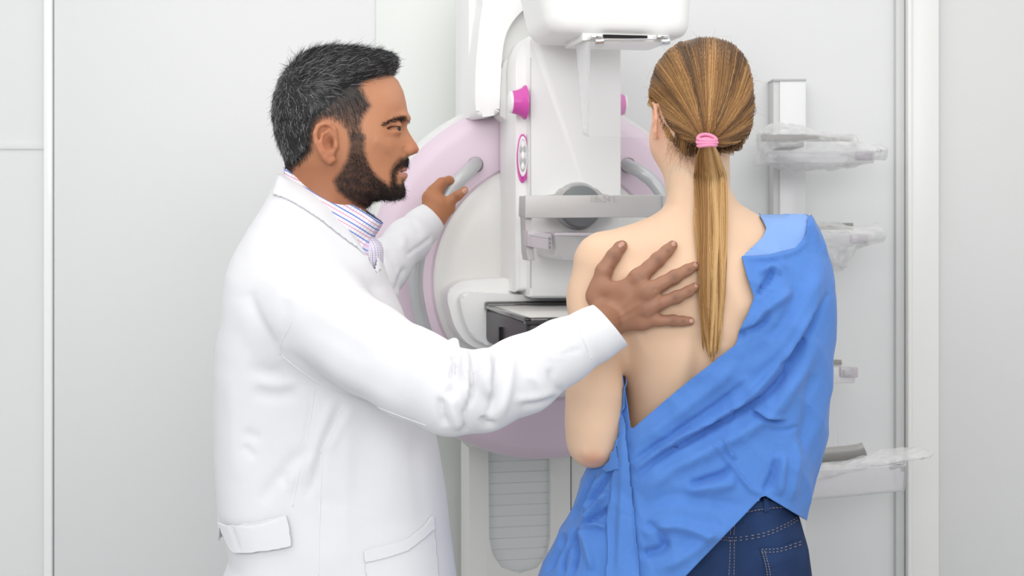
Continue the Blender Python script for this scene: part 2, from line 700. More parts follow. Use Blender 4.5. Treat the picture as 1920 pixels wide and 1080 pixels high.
def mlathe(name, prof, m, n=128, c=(0, 0), a0=0.0, a1=360.0, parent=mach, z0=None):
    """revolve (radius, depth) around the machine's depth axis"""
    cz = MO[2] if z0 is None else z0
    closed = abs(a1 - a0) > 359
    V, Fc = [], []
    k = len(prof)
    na = n if closed else n + 1
    for i in range(na):
        t = math.radians(a0 + (a1 - a0) * i / n)
        for r, d in prof:
            V.append((c[0] + r * math.cos(t), d, cz + c[1] + r * math.sin(t)))
    for i in range(n):
        j = (i + 1) % na
        for q in range(k - 1):
            Fc.append((i * k + q, i * k + q + 1, j * k + q + 1, j * k + q))
    if not closed:
        Fc.append(tuple(range(k)))
        Fc.append(tuple(range((na - 1) * k + k - 1, (na - 1) * k - 1, -1)))
    o = link(name, V, Fc, m, parent, local=True, angle=40)
    return o


def mtube(name, pts, r, m, ns=20, parent=mach):
    c = catmull([M(*p) for p in pts], 10)
    V, Fc = tube(c, r, ns)
    return link(name, V, Fc, m, parent, local=True, angle=60)


# back column behind the ring, with a rounded slatted slot
col_poly = [(1071, -80), (1071, 1200), (1034, 1200), (1034, 1006), (1026, 1042), (1004, 1068), (975, 1077), (944, 1068), (924, 1042), (917, 1006), (917, 780), (1034, 780), (1034, 700), (700 + 190, 700)]
DB = 0.20
mprism('column_cover', round_poly([(879, 840), (917, 840), (917, 1010), (922, 1040), (940, 1066), (974, 1077), (1008, 1066), (1028, 1040), (1032, 1010), (1032, 840), (1070, 840), (1070, 2000), (879, 2000)], 0), DB, DB + 0.10, M_shell2, 0.002, 2)
for i in range(12):
    yb = 843 + 20.6 * i
    yb2 = yb + 20.4
    lo, hi = M(916, yb2, DB + 0.012), M(1034, yb, DB + 0.012)
    lo[2], hi[2] = M(975, yb2, DB + 0.012)[2], M(975, yb, DB + 0.012)[2]
    bm = bmesh.new()
    add_box(bm, (lo[0], DB + 0.012, lo[2]), (hi[0], DB + 0.03, hi[2] + 0.0), 0.0008, 1)
    bm_link('slat', bm, M_slat, mach)
mprism('slot_back', [(912, 830), (1037, 830), (1037, 1110), (912, 1110)], DB + 0.03, DB + 0.035, M_trimg)
mprism('upper_column', [(878, -80), (1075, -80), (1075, 300), (878, 300)], 0.09, 0.25, M_shell, 0.003)
mprism('lower_column', [(1035, 840), (1180, 840), (1180, 2000), (1073, 2000), (1073, 845)], DB + 0.004, DB + 0.1, M_shell2, 0.002)

# ring
RO, RI = 0.388, 0.258
mlathe('backing_ring', [(0.20, 0.10), (0.30, 0.06), (0.392, 0.06), (0.394, 0.065), (0.394, 0.14), (0.20, 0.14)], M_wall2, c=(0.0, 0.004))
ring_prof = [(RI - 0.006, 0.06), (RI - 0.006, 0.006), (RI, 0.0), (0.352, -0.004), (0.362, 0.0), (0.376, 0.012), (0.385, 0.032), (RO, 0.05), (RO, 0.075)]
mlathe('pink_ring', ring_prof, M_pink, a0=-89.4, a1=269.9, n=160)
mlathe('ring_joint', [(RI, 0.01), (RI, 0.006), (0.355, 0.004), (0.38, 0.03), (0.38, 0.06)], M_lgrey, a0=268, a1=272, n=4)
mlathe('inner_disc', [(0.0001, -0.018), (0.20, -0.016), (0.238, -0.008), (0.2505, 0.001), (0.2535, 0.008), (0.253, 0.06)], M_shell2)

# C-arm pieces above the ring
mprism('arm_back_panel', round_poly([(900, -90), (1150, -90), (1150, 240), (955, 232), (937, 216), (925, 190)], 4), -0.058, 0.10, M_shell, 0.004)
mprism('arm_outer_band', catmull([(892, 200), (891, 180), (892, 130), (896, 80), (901, 35), (908, -10), (918, -90), (1080, -90), (1040, -20), (1018, -2), (993, 10), (968, 32), (950, 62), (942, 100), (939, 150), (937, 196), (936, 208), (930, 215), (915, 218), (902, 219), (894, 213)], 4, True), -0.088, 0.09, M_shell, 0.010, 4)
mprism('arm_inset_panel', round_poly([(937, 215), (941, 108), (985, 103), (985, 232), (955, 232)], [2, 24, 0, 0, 0], 8), -0.068, 0.0, M_shell, 0.004)
mprism('arm_left_sliver', [(879, 220), (879, -90), (905, -90), (896, 40), (891, 120), (889, 219)], -0.0, 0.10, M_shell, 0.004)

# tube column in front of the ring
mprism('tube_column', round_poly([(994, 557), (994, 62), (1165, 62), (1165, 557)], [0, 14, 0, 0], 6), -0.20, -0.02, M_shell, 0.004)
mprism('column_side_shell', round_poly([(967, 548), (967, 108), (985, 68), (1020, 62), (1060, 62), (1060, 540)], [0, 30, 22, 4, 0, 0], 8), -0.165, -0.01, M_shell, 0.012, 4)
mprism('column_joint', [(994.5, 108), (995.6, 108), (995.6, 540), (994.5, 540)], -0.2004, -0.19, M_lgrey)
mprism('column_foot_line', [(996, 555.5), (1120, 555.5), (1120, 558.5), (996, 558.5)], -0.2005, -0.15, M_lgrey)

# magenta knobs
def flare_knob(pc, d, side):
    b = M(pc[0], pc[1], d)
    prof = [(0.0, 0.0), (0.029, 0.0), (0.034, 0.002), (0.0335, 0.005), (0.028, 0.010), (0.0245, 0.018), (0.0225, 0.026), (0.0215, 0.030)]
    cap_prof = [(0.0215, 0.030), (0.0212, 0.033), (0.018, 0.0345), (0.0, 0.035)]
    root = None
    for nm, pr, m in (('emergency_knob', prof, M_dpink), ('knob_cap', cap_prof, M_shell)):
        V, Fc = [], []
        n, k = 40, len(pr)
        for i in range(n):
            t = 2 * math.pi * i / n
            for r, x in pr:
                V.append((b[0] + side * x, b[1] + r * math.cos(t), b[2] + r * math.sin(t)))
        for i in range(n):
            j = (i + 1) % n
            for q in range(k - 1):
                Fc.append((i * k + q, i * k + q + 1, j * k + q + 1, j * k + q))
        o = link(nm, V, Fc, m, root or mach, local=True, angle=60)
        root = root or o
    return root


flare_knob((987, 192), -0.205, -1)
flare_knob((1143, 196), -0.06, 1)

# oval control panel on the side shell
def moval(name, c, rx, ry, d0, d1, m, parent=mach, bev=0.0, n=40):
    poly = [(c[0] + rx * math.cos(2 * math.pi * i / n), c[1] + ry * math.sin(2 * math.pi * i / n)) for i in range(n)]
    return mprism(name, poly, d0, d1, m, bev, 2, parent)


pan = moval('control_panel', (980.5, 297), 10.5, 46, -0.172, -0.155, M_dpink, bev=0.002)
moval('panel_face', (980.5, 293), 8.6, 38, -0.1745, -0.16, M_shell, pan, 0.001)
moval('panel_plate', (980.5, 291), 7.2, 31, -0.176, -0.16, M_btn, pan, 0.001)
for cy, ry in ((271, 7), (291, 8), (311, 7)):
    moval('button', (980.5, cy), 2.8, ry, -0.179, -0.165, M_shell, pan, 0.001, 20)
for cx in (977, 984.4):
    for cy in (280, 302): moval('button', (cx, cy), 1.7, 6, -0.1785, -0.165, M_lgrey, pan, 0.0005, 16)
moval('button', (980.5, 333), 1.4, 4.5, -0.1735, -0.165, mat('magenta_button', srgb(190, 60, 150), 0.4), pan, 0.0005, 16)

# tube head
hl0, hl1, hr0, hr1 = M(1006, -60, -.44), M(1034, 62, -.44), M(1309, -60, -.44), M(1302, 62, -.44)


def head_box(g):
    X, Y, Z = g
    t = (Z - hl1[2]) / (hl0[2] - hl1[2])
    xl, xr = hl1[0] + (hl0[0] - hl1[0]) * t, hr1[0] + (hr0[0] - hr1[0]) * t
    cx, hx = (xl + xr) / 2, (xr - xl) / 2
    r = .045
    qx, qy = np.abs(X - cx) - hx + r, np.abs(Y + .335) - .105 + r
    d2 = np.sqrt(np.maximum(qx, 0) ** 2 + np.maximum(qy, 0) ** 2) + np.minimum(np.maximum(qx, qy), 0) - r
    return smax(smax(d2, hl1[2] - Z, .03), Z - hl0[2] - .02, .01)


V, Q = sdf_mesh(head_box, (hl0[0] - .02, -.46, hl1[2] - .02), (hr0[0] + .02, -.21, hl0[2] + .04), .004)
mh = link('tube_head', smooth(V, Q, 2), Q, M_shell, mach, local=True)
mprism('tube_head_rear', round_poly([(1030, -60), (1036, 40), (1050, 64), (1200, 60), (1200, -60)], [0, 10, 12, 0, 0], 5), -0.25, 0.02, M_shell, 0.01, 3)


def mbox(name, a, b, d0, d1, m, bev=0.001, parent=mach, dm=None):
    """box between pixel corners a (left, top) and b (right, bottom) measured at depth dm"""
    dm = d0 if dm is None else dm
    lo, hi = M(a[0], b[1], dm), M(b[0], a[1], dm)
    bm = bmesh.new()
    add_box(bm, (lo[0], min(d0, d1), lo[2]), (hi[0], max(d0, d1), hi[2]), bev, 2)
    return bm_link(name, bm, m, parent)


mbox('collimator_plate', (1092, 66), (1256, 76), -0.43, -0.30, M_shell, 0.002)
mbox('collimator_slit', (1132, 66.5), (1214, 69.5), -0.443, -0.42, M_slit, 0.0)
# hinged clear face shield
sh = mprism('face_shield', round_poly([(1104, 78), (1102, 256), (1300, 262), (1304, 80)], 6, 4), -0.452, -0.449, M_clear, 0.0008, 1)
# the side wing of the shield folds back
def quad_sheet(name, pts, m, parent, t=0.003, local=True, n=12):
    A, B, C, D = [np.array(p, float) for p in pts]
    V, Q = [], []
    for i in range(n + 1):
        for j in range(n + 1):
            u, v = i / n, j / n
            V.append((A * (1 - u) + B * u) * (1 - v) + (D * (1 - u) + C * u) * v)
    for i in range(n):
        for j in range(n):
            q = i * (n + 1) + j
            Q.append((q, q + 1, q + n + 2, q + n + 1))
    return link(name, V, np.array(Q), m, parent, local=local, solid=t, offset=0)


quad_sheet('shield_wing', [M(1104, 78, -0.45), M(1102, 256, -0.45), M(1094, 252, -0.36), M(1080, 82, -0.36)], M_clear, sh)
mtube('shield_edge', [(1105, 90, -0.452), (1104, 160, -0.452), (1102, 252, -0.452)], 0.0022, M_clear, 8, sh)
for cx in (1123, 1247):
    mbox('shield_bracket', (cx - 14, 66), (cx + 8, 71), -0.455, -0.43, M_chrome, 0.001, sh)
    mtube('shield_hinge', [(cx - 7, 79, -0.455), (cx + 1, 79, -0.455), (cx + 8, 78, -0.455)], 0.0055, M_chrome, 14, sh)
mtube('shield_rod', [(1100, 75, -0.448), (1180, 74, -0.448), (1252, 73, -0.448)], 0.0014, M_chrome, 8, sh)

# compression carriage: grey dial, metal bar, clear paddle
kz = M(1088, 387, -0.20)
def mdisc(name, c, prof, m, parent=mach, n=48):
    V, Fc = [], []
    k = len(prof)
    for i in range(n):
        t = 2 * math.pi * i / n
        for r, d in prof: V.append((c[0] + r * math.cos(t), d, c[2] + r * math.sin(t)))
    for i in range(n):
        j = (i + 1) % n
        for q in range(k - 1): Fc.append((i * k + q, i * k + q + 1, j * k + q + 1, j * k + q))
    return link(name, V, Fc, m, parent, local=True, angle=40)


dial = mdisc('release_dial', M(1088, 387, -0.235), [(0.0, -0.250), (0.035, -0.250), (0.040, -0.247), (0.041, -0.243), (0.041, -0.200)], M_dgrey)
mdisc('dial_collar', M(1085, 386, -0.215), [(0.030, -0.222), (0.044, -0.222), (0.047, -0.216), (0.047, -0.199)], M_lgrey)
mprism('carriage_plate', round_poly([(1025, 366), (1046, 364), (1056, 352), (1118, 352), (1130, 364), (1160, 368), (1160, 404), (1125, 408), (1060, 410), (1025, 404)], 4), -0.232, -0.20, M_metal, 0.003)
bar = mprism('paddle_bar', round_poly([(985, 366.5), (1250, 365.5), (1250, 407), (985, 409)], 1.5, 3), -0.36, -0.352, M_metal, 0.0012)
mprism('bar_bracket', round_poly([(983, 367), (997, 368), (997, 430), (1003, 488), (990, 489), (987, 470), (985, 408), (982, 404)], 2, 3), -0.345, -0.30, M_metal, 0.002, parent=bar)
mprism('bar_end', round_poly([(1243, 366), (1252, 368), (1252, 405), (1244, 408)], 1.5, 3), -0.365, -0.30, M_lgrey, 0.001, parent=bar)
pad = mprism('compression_paddle', round_poly([(1040, 440), (1180, 440), (1180, 487), (1046, 487)], [3, 0, 0, 10], 5), -0.37, -0.20, M_paddle, 0.002)
mprism('paddle_rim', round_poly([(1040, 437), (1190, 437), (1190, 442), (1040, 442)], 0), -0.372, -0.19, M_clip, 0.0005, parent=pad)
mprism('paddle_clip', round_poly([(989, 432), (1034, 439), (1036, 470), (990, 462)], 2, 3), -0.365, -0.33, M_clip, 0.0015, parent=pad)
for k in range(3):
    mprism('clip_slot', [(1029.5, 445 + 8 * k), (1033, 445.5 + 8 * k), (1033, 451 + 8 * k), (1029.5, 450.5 + 8 * k)], -0.3665, -0.36, M_dgrey, 0, parent=pad)
mprism('clip_rib', [(994, 438), (1028, 443), (1028, 446), (994, 441)], -0.3665, -0.36, M_lgrey, 0, parent=pad)
# lettering on the bar
fc = bpy.data.curves.new('bar_lettering', 'FONT')
fc.body = '18x24 L'
fc.size = 0.0165
fc.extrude = 0.0003
fc.offset = -0.0002
fc.materials.append(M_lgrey)
fo = bpy.data.objects.new('bar_lettering', fc)
COL.objects.link(fo)
fo.parent = bar
lp = M(1106, 378, -0.3613)
fo.location = tuple(lp)
fo.rotation_euler = (math.pi / 2, 0, 0)
bpy.context.view_layer.update()
fm = bpy.data.meshes.new_from_object(fo.evaluated_get(bpy.context.evaluated_depsgraph_get()))
bpy.data.objects.remove(fo)
fo = bpy.data.objects.new('bar_lettering', fm)
COL.objects.link(fo)
fo.parent = bar
fo.location = tuple(lp)
fo.rotation_euler = (math.pi / 2, 0, 0)

# lower arm and black platform
mprism('platform_arm', round_poly([(838, 560), (842, 540), (866, 526), (950, 521), (959, 526), (966, 548), (1180, 560), (1180, 662), (925, 660), (880, 650), (852, 615)], [10, 12, 16, 8, 6, 4, 0, 0, 20, 20, 20], 5), -0.10, 0.0, M_shell, 0.02, 5)
mprism('platform_arm_front', round_poly([(862, 560), (872, 548), (966, 552), (1180, 560), (1180, 660), (930, 652), (890, 640), (870, 600)], [10, 10, 0, 0, 0, 10, 24, 20], 5), -0.14, -0.05, M_shell, 0.018, 5)


def plat():
    # detector platform: a box sticking out towards the patient
    d0, d1 = -0.13, -0.52
    L = M(906, 570, d0)[0]
    zt = M(917, 570, d0)[2]
    Rr = L + 0.30
    zb = zt - 0.078
    r = 0.014
    o = box('platform', (L + 0.004, d1 + 0.004, zb), (Rr - 0.004, d0, zt - 0.004), mat('platform_side', (0.05, 0.042, 0.05, 1), 0.35, spec=0.25), mach, 0.012, 3)
    box('platform_top', (L + 0.012, d1 + 0.012, zt - 0.006), (Rr - 0.012, d0 - 0.035, zt - 0.0015), mat('platform_white_top', (0.70, 0.69, 0.66, 1), 0.3), o, 0.001)
    box('platform_back_rim', (L, d0 - 0.035, zt - 0.012), (Rr, d0 + 0.01, zt + 0.006), M_carbon, o, 0.004)
    box('platform_edge', (L, d1, zt - 0.008), (L + 0.012, d0 - 0.03, zt), M_carbon, o, 0.002)
    box('platform_edge', (Rr - 0.012, d1, zt - 0.008), (Rr, d0 - 0.03, zt), M_carbon, o, 0.002)
    box('platform_edge', (L, d1, zt - 0.012), (Rr, d1 + 0.012, zt), M_carbon, o, 0.002)
    box('platform_latch', (L - 0.002, -0.30, zb + 0.018), (L + 0.006, -0.296, zb + 0.045), M_slit, o, 0.0)


plat()

# grab handles
mtube('grab_handle', [(892, 307, 0.02), (889, 310, -0.035), (868, 332, -0.075), (848, 352, -0.085), (832, 378, -0.092), (806, 425, -0.09), (787, 472, -0.088), (780, 530, -0.085), (786, 580, -0.08), (800, 630, -0.07), (815, 660, -0.03), (820, 665, 0.02)], 0.0142, M_tube)
mlathe_c = M(891, 309, 0.0)
mdisc('handle_socket', mlathe_c, [(0.0145, -0.0052), (0.0165, -0.0055), (0.0168, 0.01)], M_gap)
mtube('grab_handle', [(1176, 308, 0.02), (1179, 311, -0.035), (1200, 322, -0.075), (1225, 342, -0.085), (1245, 372, -0.092), (1265, 425, -0.09), (1275, 472, -0.088), (1280, 530, -0.085), (1272, 590, -0.08), (1255, 630, -0.03), (1252, 640, 0.02)], 0.0142, M_tube)
mdisc('handle_socket', M(1177, 310, 0.0), [(0.0145, -0.0052), (0.0165, -0.0055), (0.0168, 0.01)], M_gap)

M_metal2 = mat('rack_bar_metal', (0.30, 0.29, 0.275, 1), 0.4, 0.3)
# ------------------------------------------------------------------ paddle rack on the wall at the right
YR = YB - 0.06
rail = empty('wall_rail', (wx(1480), YB, 0))
tag(rail, 'tall white upright rail on the back wall carrying the paddles', 'wall rail')
def zy(py, Y): return CZ - (py - HY) / F * Y
link_b = lambda n, a, b, y0, y1, m, bev=0.001, par=None: None


def wbox(name, a, b, y0, y1, m, bev=0.001, parent=None, Ym=None):
    Ym = y0 if Ym is None else Ym
    lo = np.array([(a[0] - 960) / F * Ym, y0, zy(b[1], Ym)])
    hi = np.array([(b[0] - 960) / F * Ym, y1, zy(a[1], Ym)])
    bm = bmesh.new()
    add_box(bm, lo, hi, bev, 2)
    o = bm_link(name, bm, m)
    if parent is not None:
        bpy.context.view_layer.update()
        o.parent = parent
        o.matrix_parent_inverse = parent.matrix_world.inverted()
    return o


wbox('rail_face', (1462, 152), (1511, 1300), YB - 0.07, YB - 0.002, M_rail, 0.001, rail)
wbox('rail_side', (1450, 150), (1461.5, 1300), YB - 0.068, YB - 0.002, M_trimg, 0.001, rail)
wbox('rail_cap', (1449.5, 148), (1512, 152), YB - 0.072, YB - 0.002, M_lgrey, 0.0005, rail)


def wpt(px, py, Y): return P(px, py, Y)


def bar_between(name, pts, r, m, parent=None, flat=1.0):
    c = catmull(pts, 8) if len(pts) > 2 else np.linspace(pts[0], pts[1], 6)
    V, Fc = tube(c, r, 10, flat=flat)
    return link(name, V, Fc, m, parent, angle=50)


def crumple_bag(name, poly, Y0, half, R, par, seed, strokes, m=M_bag, h=0.004):
    """a thin plastic bag: hollow crumpled skin"""
    rr = R
    ctrl = [(poly[0][0], poly[0][1], half, rr, 0), (np.mean([p[0] for p in poly]), np.mean([p[1] for p in poly]), half, rr, 0)]
    xs = [(p[0] - 960) / F * Y0 for p in poly]
    zs = [zy(p[1], Y0) for p in poly]
    V, Q = sdf_mesh(lambda g: inflate(g, Y0, poly, ctrl, 2.2), (min(xs) - .02, Y0 - half - .02, min(zs) - .02), (max(xs) + .02, Y0 + half + .02, max(zs) + .02), h)
    V = folds(V, Q, strokes, facing=True)
    N = normals(V, Q)
    V = V + N * ((np.abs(noise3(V, 60, seed)) - 0.35) * 0.011)[:, None]
    return link(name, V, Q, m, par)


# first bagged paddle
def rack_paddle(name, bx0, bx1, by, px0, px1, py0, py1, label, tilt=1.5, Yf=3.12):
    t = empty(name, tuple(P((bx0 + bx1) / 2, by + 10, YB - 0.16)))
    tag(t, label, 'x-ray paddle', 'compression paddles hung on the wall rail')
    wbox('metal_bar', (bx0, by), (bx1, by + 13), YB - 0.21, YB - 0.20, M_metal2, 0.001, t)
    wbox('mount_block', (1464, by + 2), (1508, by + 24), YB - 0.20, YB - 0.06, M_lgrey, 0.003, t)
    o = wbox('clear_tray', (px0, py0), (px1, py1), Yf, YB - 0.10, M_paddle, 0.004, t)
    wbox('clip', (px1 - 34, py0 + 2), (px1 - 4, py1 - 6), Yf - 0.004, Yf + 0.01, M_clip, 0.002, t)
    return t


p1 = rack_paddle('bagged_paddle', 1428, 1602, 252, 1440, 1640, 282, 306, 'clear paddle in a crumpled plastic bag, topmost on the wall rail')
b1 = crumple_bag('plastic_bag', [(1418, 250), (1440, 234), (1470, 230), (1500, 236), (1530, 249), (1600, 252), (1606, 266), (1650, 268), (1662, 282), (1656, 298), (1610, 308), (1570, 314), (1520, 321), (1470, 321), (1432, 308), (1424, 280)], 3.18, 0.085, 26, p1, 3,
                 [([(1425, 255), (1470, 262), (1600, 262)], 5, -4), ([(1432, 300), (1450, 280), (1500, 270), (1560, 268)], 5, 5), ([(1490, 275), (1478, 300)], 5, -5), ([(1600, 305), (1550, 306), (1500, 316)], 4, 4), ([(1640, 272), (1655, 290)], 4, -4), ([(1500, 292), (1560, 300), (1640, 290)], 6, -4)])
p2 = rack_paddle('bagged_paddle', 1440, 1600, 418, 1500, 1630, 438, 462, 'second paddle down the wall rail, bagged and half behind the blue gown')
b2 = crumple_bag('plastic_bag', [(1500, 414), (1545, 416), (1600, 424), (1645, 418), (1655, 432), (1652, 452), (1600, 468), (1590, 490), (1575, 507), (1545, 505), (1500, 480)], 3.18, 0.08, 22, p2, 9,
                 [([(1540, 420), (1600, 428), (1645, 424)], 4, 4), ([(1540, 450), (1600, 462), (1650, 448)], 4, -5), ([(1560, 470), (1565, 505)], 5, 5), ([(1585, 465), (1580, 500)], 4, -4)])

t3 = empty('small_paddle', tuple(P(1560, 700, YB - 0.2)))
tag(t3, 'small clear paddle with grey clip, unbagged, at the gown wearer\'s right elbow height', 'x-ray paddle')
wbox('metal_bar', (1450, 675), (1579, 690), YB - 0.2, YB - 0.19, M_metal2, 0.003, t3)
wbox('mount_block', (1466, 678), (1506, 700), YB - 0.19, YB - 0.06, M_lgrey, 0.003, t3)
wbox('clear_tray', (1470, 690), (1604, 719), YB - 0.27, YB - 0.12, M_paddle, 0.004, t3)
wbox('clip', (1576, 689), (1609, 708), YB - 0.274, YB - 0.255, M_clip, 0.002, t3)
wbox('clip_window', (1583, 692), (1596, 705), YB - 0.2765, YB - 0.27, M_lgrey, 0.001, t3)

t4 = empty('large_paddle', tuple(P(1600, 880, YB - 0.3)))
tag(t4, 'large clear paddle tray under a thin plastic sheet, lowest on the wall rail', 'x-ray paddle')
# curved metal bar
bp = [P(1480, 856, 3.05), P(1530, 854, 3.05), P(1580, 850, 3.05), P(1610, 846, 3.05), P(1621, 842, 3.05)]
V, Fc = tube(catmull(bp, 8), 0.016, 8, flat=1.0)
V[:, 1] = 3.05 + (V[:, 1] - 3.05) * 0.3
link('metal_bar', V, Fc, M_metal2, t4, angle=50)
V4 = [P(1505, 862, 3.25), P(1700, 858, 3.25), P(1698, 873, 3.0), P(1500, 884, 3.0),
      P(1506, 918, 3.22), P(1697, 903, 3.22), P(1695, 919, 3.02), P(1500, 937, 3.02)]
bm = bmesh.new()
vs = [bm.verts.new(v) for v in V4]
for q in ((0, 4, 5, 1), (1, 5, 6, 2), (2, 6, 7, 3), (3, 7, 4, 0), (4, 7, 6, 5)): bm.faces.new([vs[i] for i in q])
bmesh.ops.recalc_face_normals(bm, faces=bm.faces)
me = bpy.data.meshes.new('clear_tray'); 
for v in bm.verts: v.co = v.co - Vector(t4.location)
bm.to_mesh(me); bm.free()
me.materials.append(M_paddle)
o = bpy.data.objects.new('clear_tray', me); COL.objects.link(o); o.parent = t4
md = o.modifiers.new('s', 'SOLIDIFY'); md.thickness = 0.003
bar_between('tray_edge', [P(1500, 937, 3.02), P(1600, 928, 3.02), P(1695, 919, 3.02)], 0.0018, M_lgrey, t4)
bar_between('tray_edge', [P(1695, 919, 3.02), P(1697, 895, 3.01), P(1698, 873, 3.0)], 0.0018, M_lgrey, t4)
bar_between('latch', [P(1668, 878, 3.02), P(1690, 874, 3.02), P(1692, 884, 3.02)], 0.004, M_metal2, t4)
b4 = crumple_bag('plastic_sheet', [(1500, 885), (1520, 874), (1560, 868), (1620, 852), (1680, 846), (1735, 838), (1744, 846), (1736, 856), (1690, 864), (1640, 872), (1580, 884), (1530, 898), (1500, 906)], 3.06, 0.06, 12, t4, 5,
                 [([(1530, 885), (1600, 870), (1730, 850)], 4, 3)], h=0.004)
wbox('mount_block', (1466, 850), (1506, 876), 3.2, YB - 0.06, M_lgrey, 0.003, t4)
stk = bar_between('plastic_rod', [P(1575, 866, 3.12), P(1574, 835, 3.12), P(1573, 806, 3.12)], [0.0055] * 6 + [0.0035] * 6 + [0.002] * 5, M_bag)
tag(stk, 'thin translucent plastic rod standing on the lowest paddle tray', 'rod')
# ------------------------------------------------------------------ people: shared tools
def mirror_g(g, Y0):
    return (g[0], Y0 - np.abs(g[1] - Y0), g[2])


def join(parts):
    V, Q, Cc, n = [], [], [], 0
    for p in parts:
        V.append(p[0]); Q.append(p[1] + n); n += len(p[0])
        Cc.append(p[2] if len(p) > 2 else np.zeros((len(p[0]), 3)) + 0.5)
    return np.concatenate(V), np.concatenate(Q), np.concatenate(Cc)


def lin(c): return np.array(srgb(*c)[:3])


def strands(roots, dirs, nrm, length, rad, cols, seg=4, curl=0.25, lift=0.35, sag=0.0, seed=1):
    """many thin tapering three-sided hairs in one mesh"""
    r = np.random.default_rng(seed)
    n = len(roots)
    length = np.broadcast_to(length, (n,)) * r.uniform(0.6, 1.2, n)
    d = dirs + r.normal(size=(n, 3)) * curl * 0.6
    d /= np.linalg.norm(d, axis=1)[:, None]
    bend = r.normal(size=(n, 3)) * curl
    pts = np.zeros((n, seg + 1, 3))
    for k in range(seg + 1):
        t = k / seg
        pts[:, k] = roots + length[:, None] * (d * t + nrm * lift * (t - t * t * 0.6) + bend * t * t * 0.5) + np.array([0, 0, -1]) * (sag * t * t * length)[:, None]
    return hair_mesh(pts, rad, cols)


def hair_mesh(pts, rad, cols, tip=0.25):
    n, m, _ = pts.shape
    T = np.gradient(pts, axis=1)
    T /= np.linalg.norm(T, axis=2)[..., None] + 1e-12
    ref = np.array([0.3, -0.9, 0.31])
    u = np.cross(T, ref); u /= np.linalg.norm(u, axis=2)[..., None] + 1e-9
    v = np.cross(T, u)
    rr = rad * np.linspace(1, tip, m)[None, :, None] if np.isscalar(rad) else rad[:, None, None] * np.linspace(1, tip, m)[None, :, None]
    V = np.zeros((n, m, 3, 3))
    for k in range(3):
        a = 2 * math.pi * k / 3
        V[:, :, k] = pts + rr * (math.cos(a) * u + math.sin(a) * v)
    base = (np.arange(n) * m * 3)[:, None, None]
    i = np.arange(m - 1)[None, :, None] * 3
    k = np.arange(3)[None, None, :]
    k2 = (k + 1) % 3
    Q = np.stack([base + i + k, base + i + k2, base + i + 3 + k2, base + i + 3 + k], -1).reshape(-1, 4)
    C = np.repeat(cols.reshape(-1, 3), 3, axis=0) if cols.ndim == 3 else np.repeat(cols, m * 3, axis=0)
    return V.reshape(-1, 3), Q, C


def bb(pts, pad):
    pts = np.asarray(pts)
    return pts.min(0) - pad, pts.max(0) + pad


def px_r(r, Y): return r * Y / F


def chain_px(g, rows, k=0.02, sy=1.0):
    return chain(g, [P(a, b, y) for a, b, y, r in rows], [px_r(r, y) for a, b, y, r in rows], k, sy)


M_skin_d = mat('dark_brown_skin', (0.3, 0.15, 0.08, 1), 0.48, vcol=True, sss=0.12, bump=0.12, bscale=500, var=0.06, vscale=40, spec=0.4)
M_skin_l = mat('fair_skin', (0.8, 0.55, 0.4, 1), 0.5, vcol=True, sss=0.15, bump=0.05, bscale=500, var=0.02, vscale=20, spec=0.35)
M_hair = mat('hair', (0.1, 0.1, 0.1, 1), 0.42, vcol=True, spec=0.5)
M_coat = mat('white_cotton', (0.765, 0.765, 0.787, 1), 0.8, bump=0.12, bscale=900, spec=0.15, sheen=0.1)
M_coat2 = mat('white_cotton_edge', (0.84, 0.84, 0.865, 1), 0.8, spec=0.15)
M_nail = mat('fingernail', srgb(196, 150, 132), 0.3, coat=0.3)
M_eye = mat('eye_white', (0.75, 0.72, 0.69, 1), 0.15)
M_iris = mat('dark_iris', (0.03, 0.018, 0.012, 1), 0.1)
M_trou = mat('grey_trousers', (0.10, 0.11, 0.13, 1), 0.8)
M_shoe = mat('black_shoe', (0.02, 0.02, 0.02, 1), 0.35)

# ------------------------------------------------------------------ the patient (built first: the hand rests on her back)
YW = 2.33
SKL = lin((230, 196, 167))
torso_poly = [(1247, 290), (1252, 360), (1249, 382), (1240, 394), (1222, 405), (1190, 418), (1150, 430), (1118, 439), (1100, 455), (1094, 490), (1104, 545), (1135, 600), (1156, 650), (1166, 700), (1173, 760), (1177, 806),
              (1172, 860), (1165, 920), (1185, 1000), (1190, 1120), (1488, 1120), (1488, 1000), (1474, 930), (1466, 860), (1460, 800), (1462, 740), (1472, 660), (1490, 600), (1505, 540), (1512, 480), (1503, 450), (1478, 430), (1440, 413), (1410, 396), (1385, 380), (1370, 352), (1366, 290)]
torso_ctrl = [(1308, 320, .056, 58, .015), (1310, 370, .06, 62, .012), (1120, 465, .048, 46, 0), (1190, 450, .062, 60, 0), (1260, 420, .072, 60, .005), (1200, 540, .100, 110, 0), (1320, 500, .105, 140, 0), (1400, 430, .062, 60, 0),
              (1480, 470, .05, 50, 0), (1440, 560, .100, 110, 0), (1320, 620, .103, 140, 0), (1200, 640, .092, 90, 0), (1250, 720, .088, 110, .012), (1330, 780, .086, 120, .018), (1200, 790, .080, 90, .02), (1430, 740, .088, 100, .01), (1200, 860, .085, 100, .012), (1340, 900, .092, 130, .005), (1340, 1040, .092, 120, 0), (1200, 1040, .085, 110, 0), (1470, 1000, .08, 100, 0)]


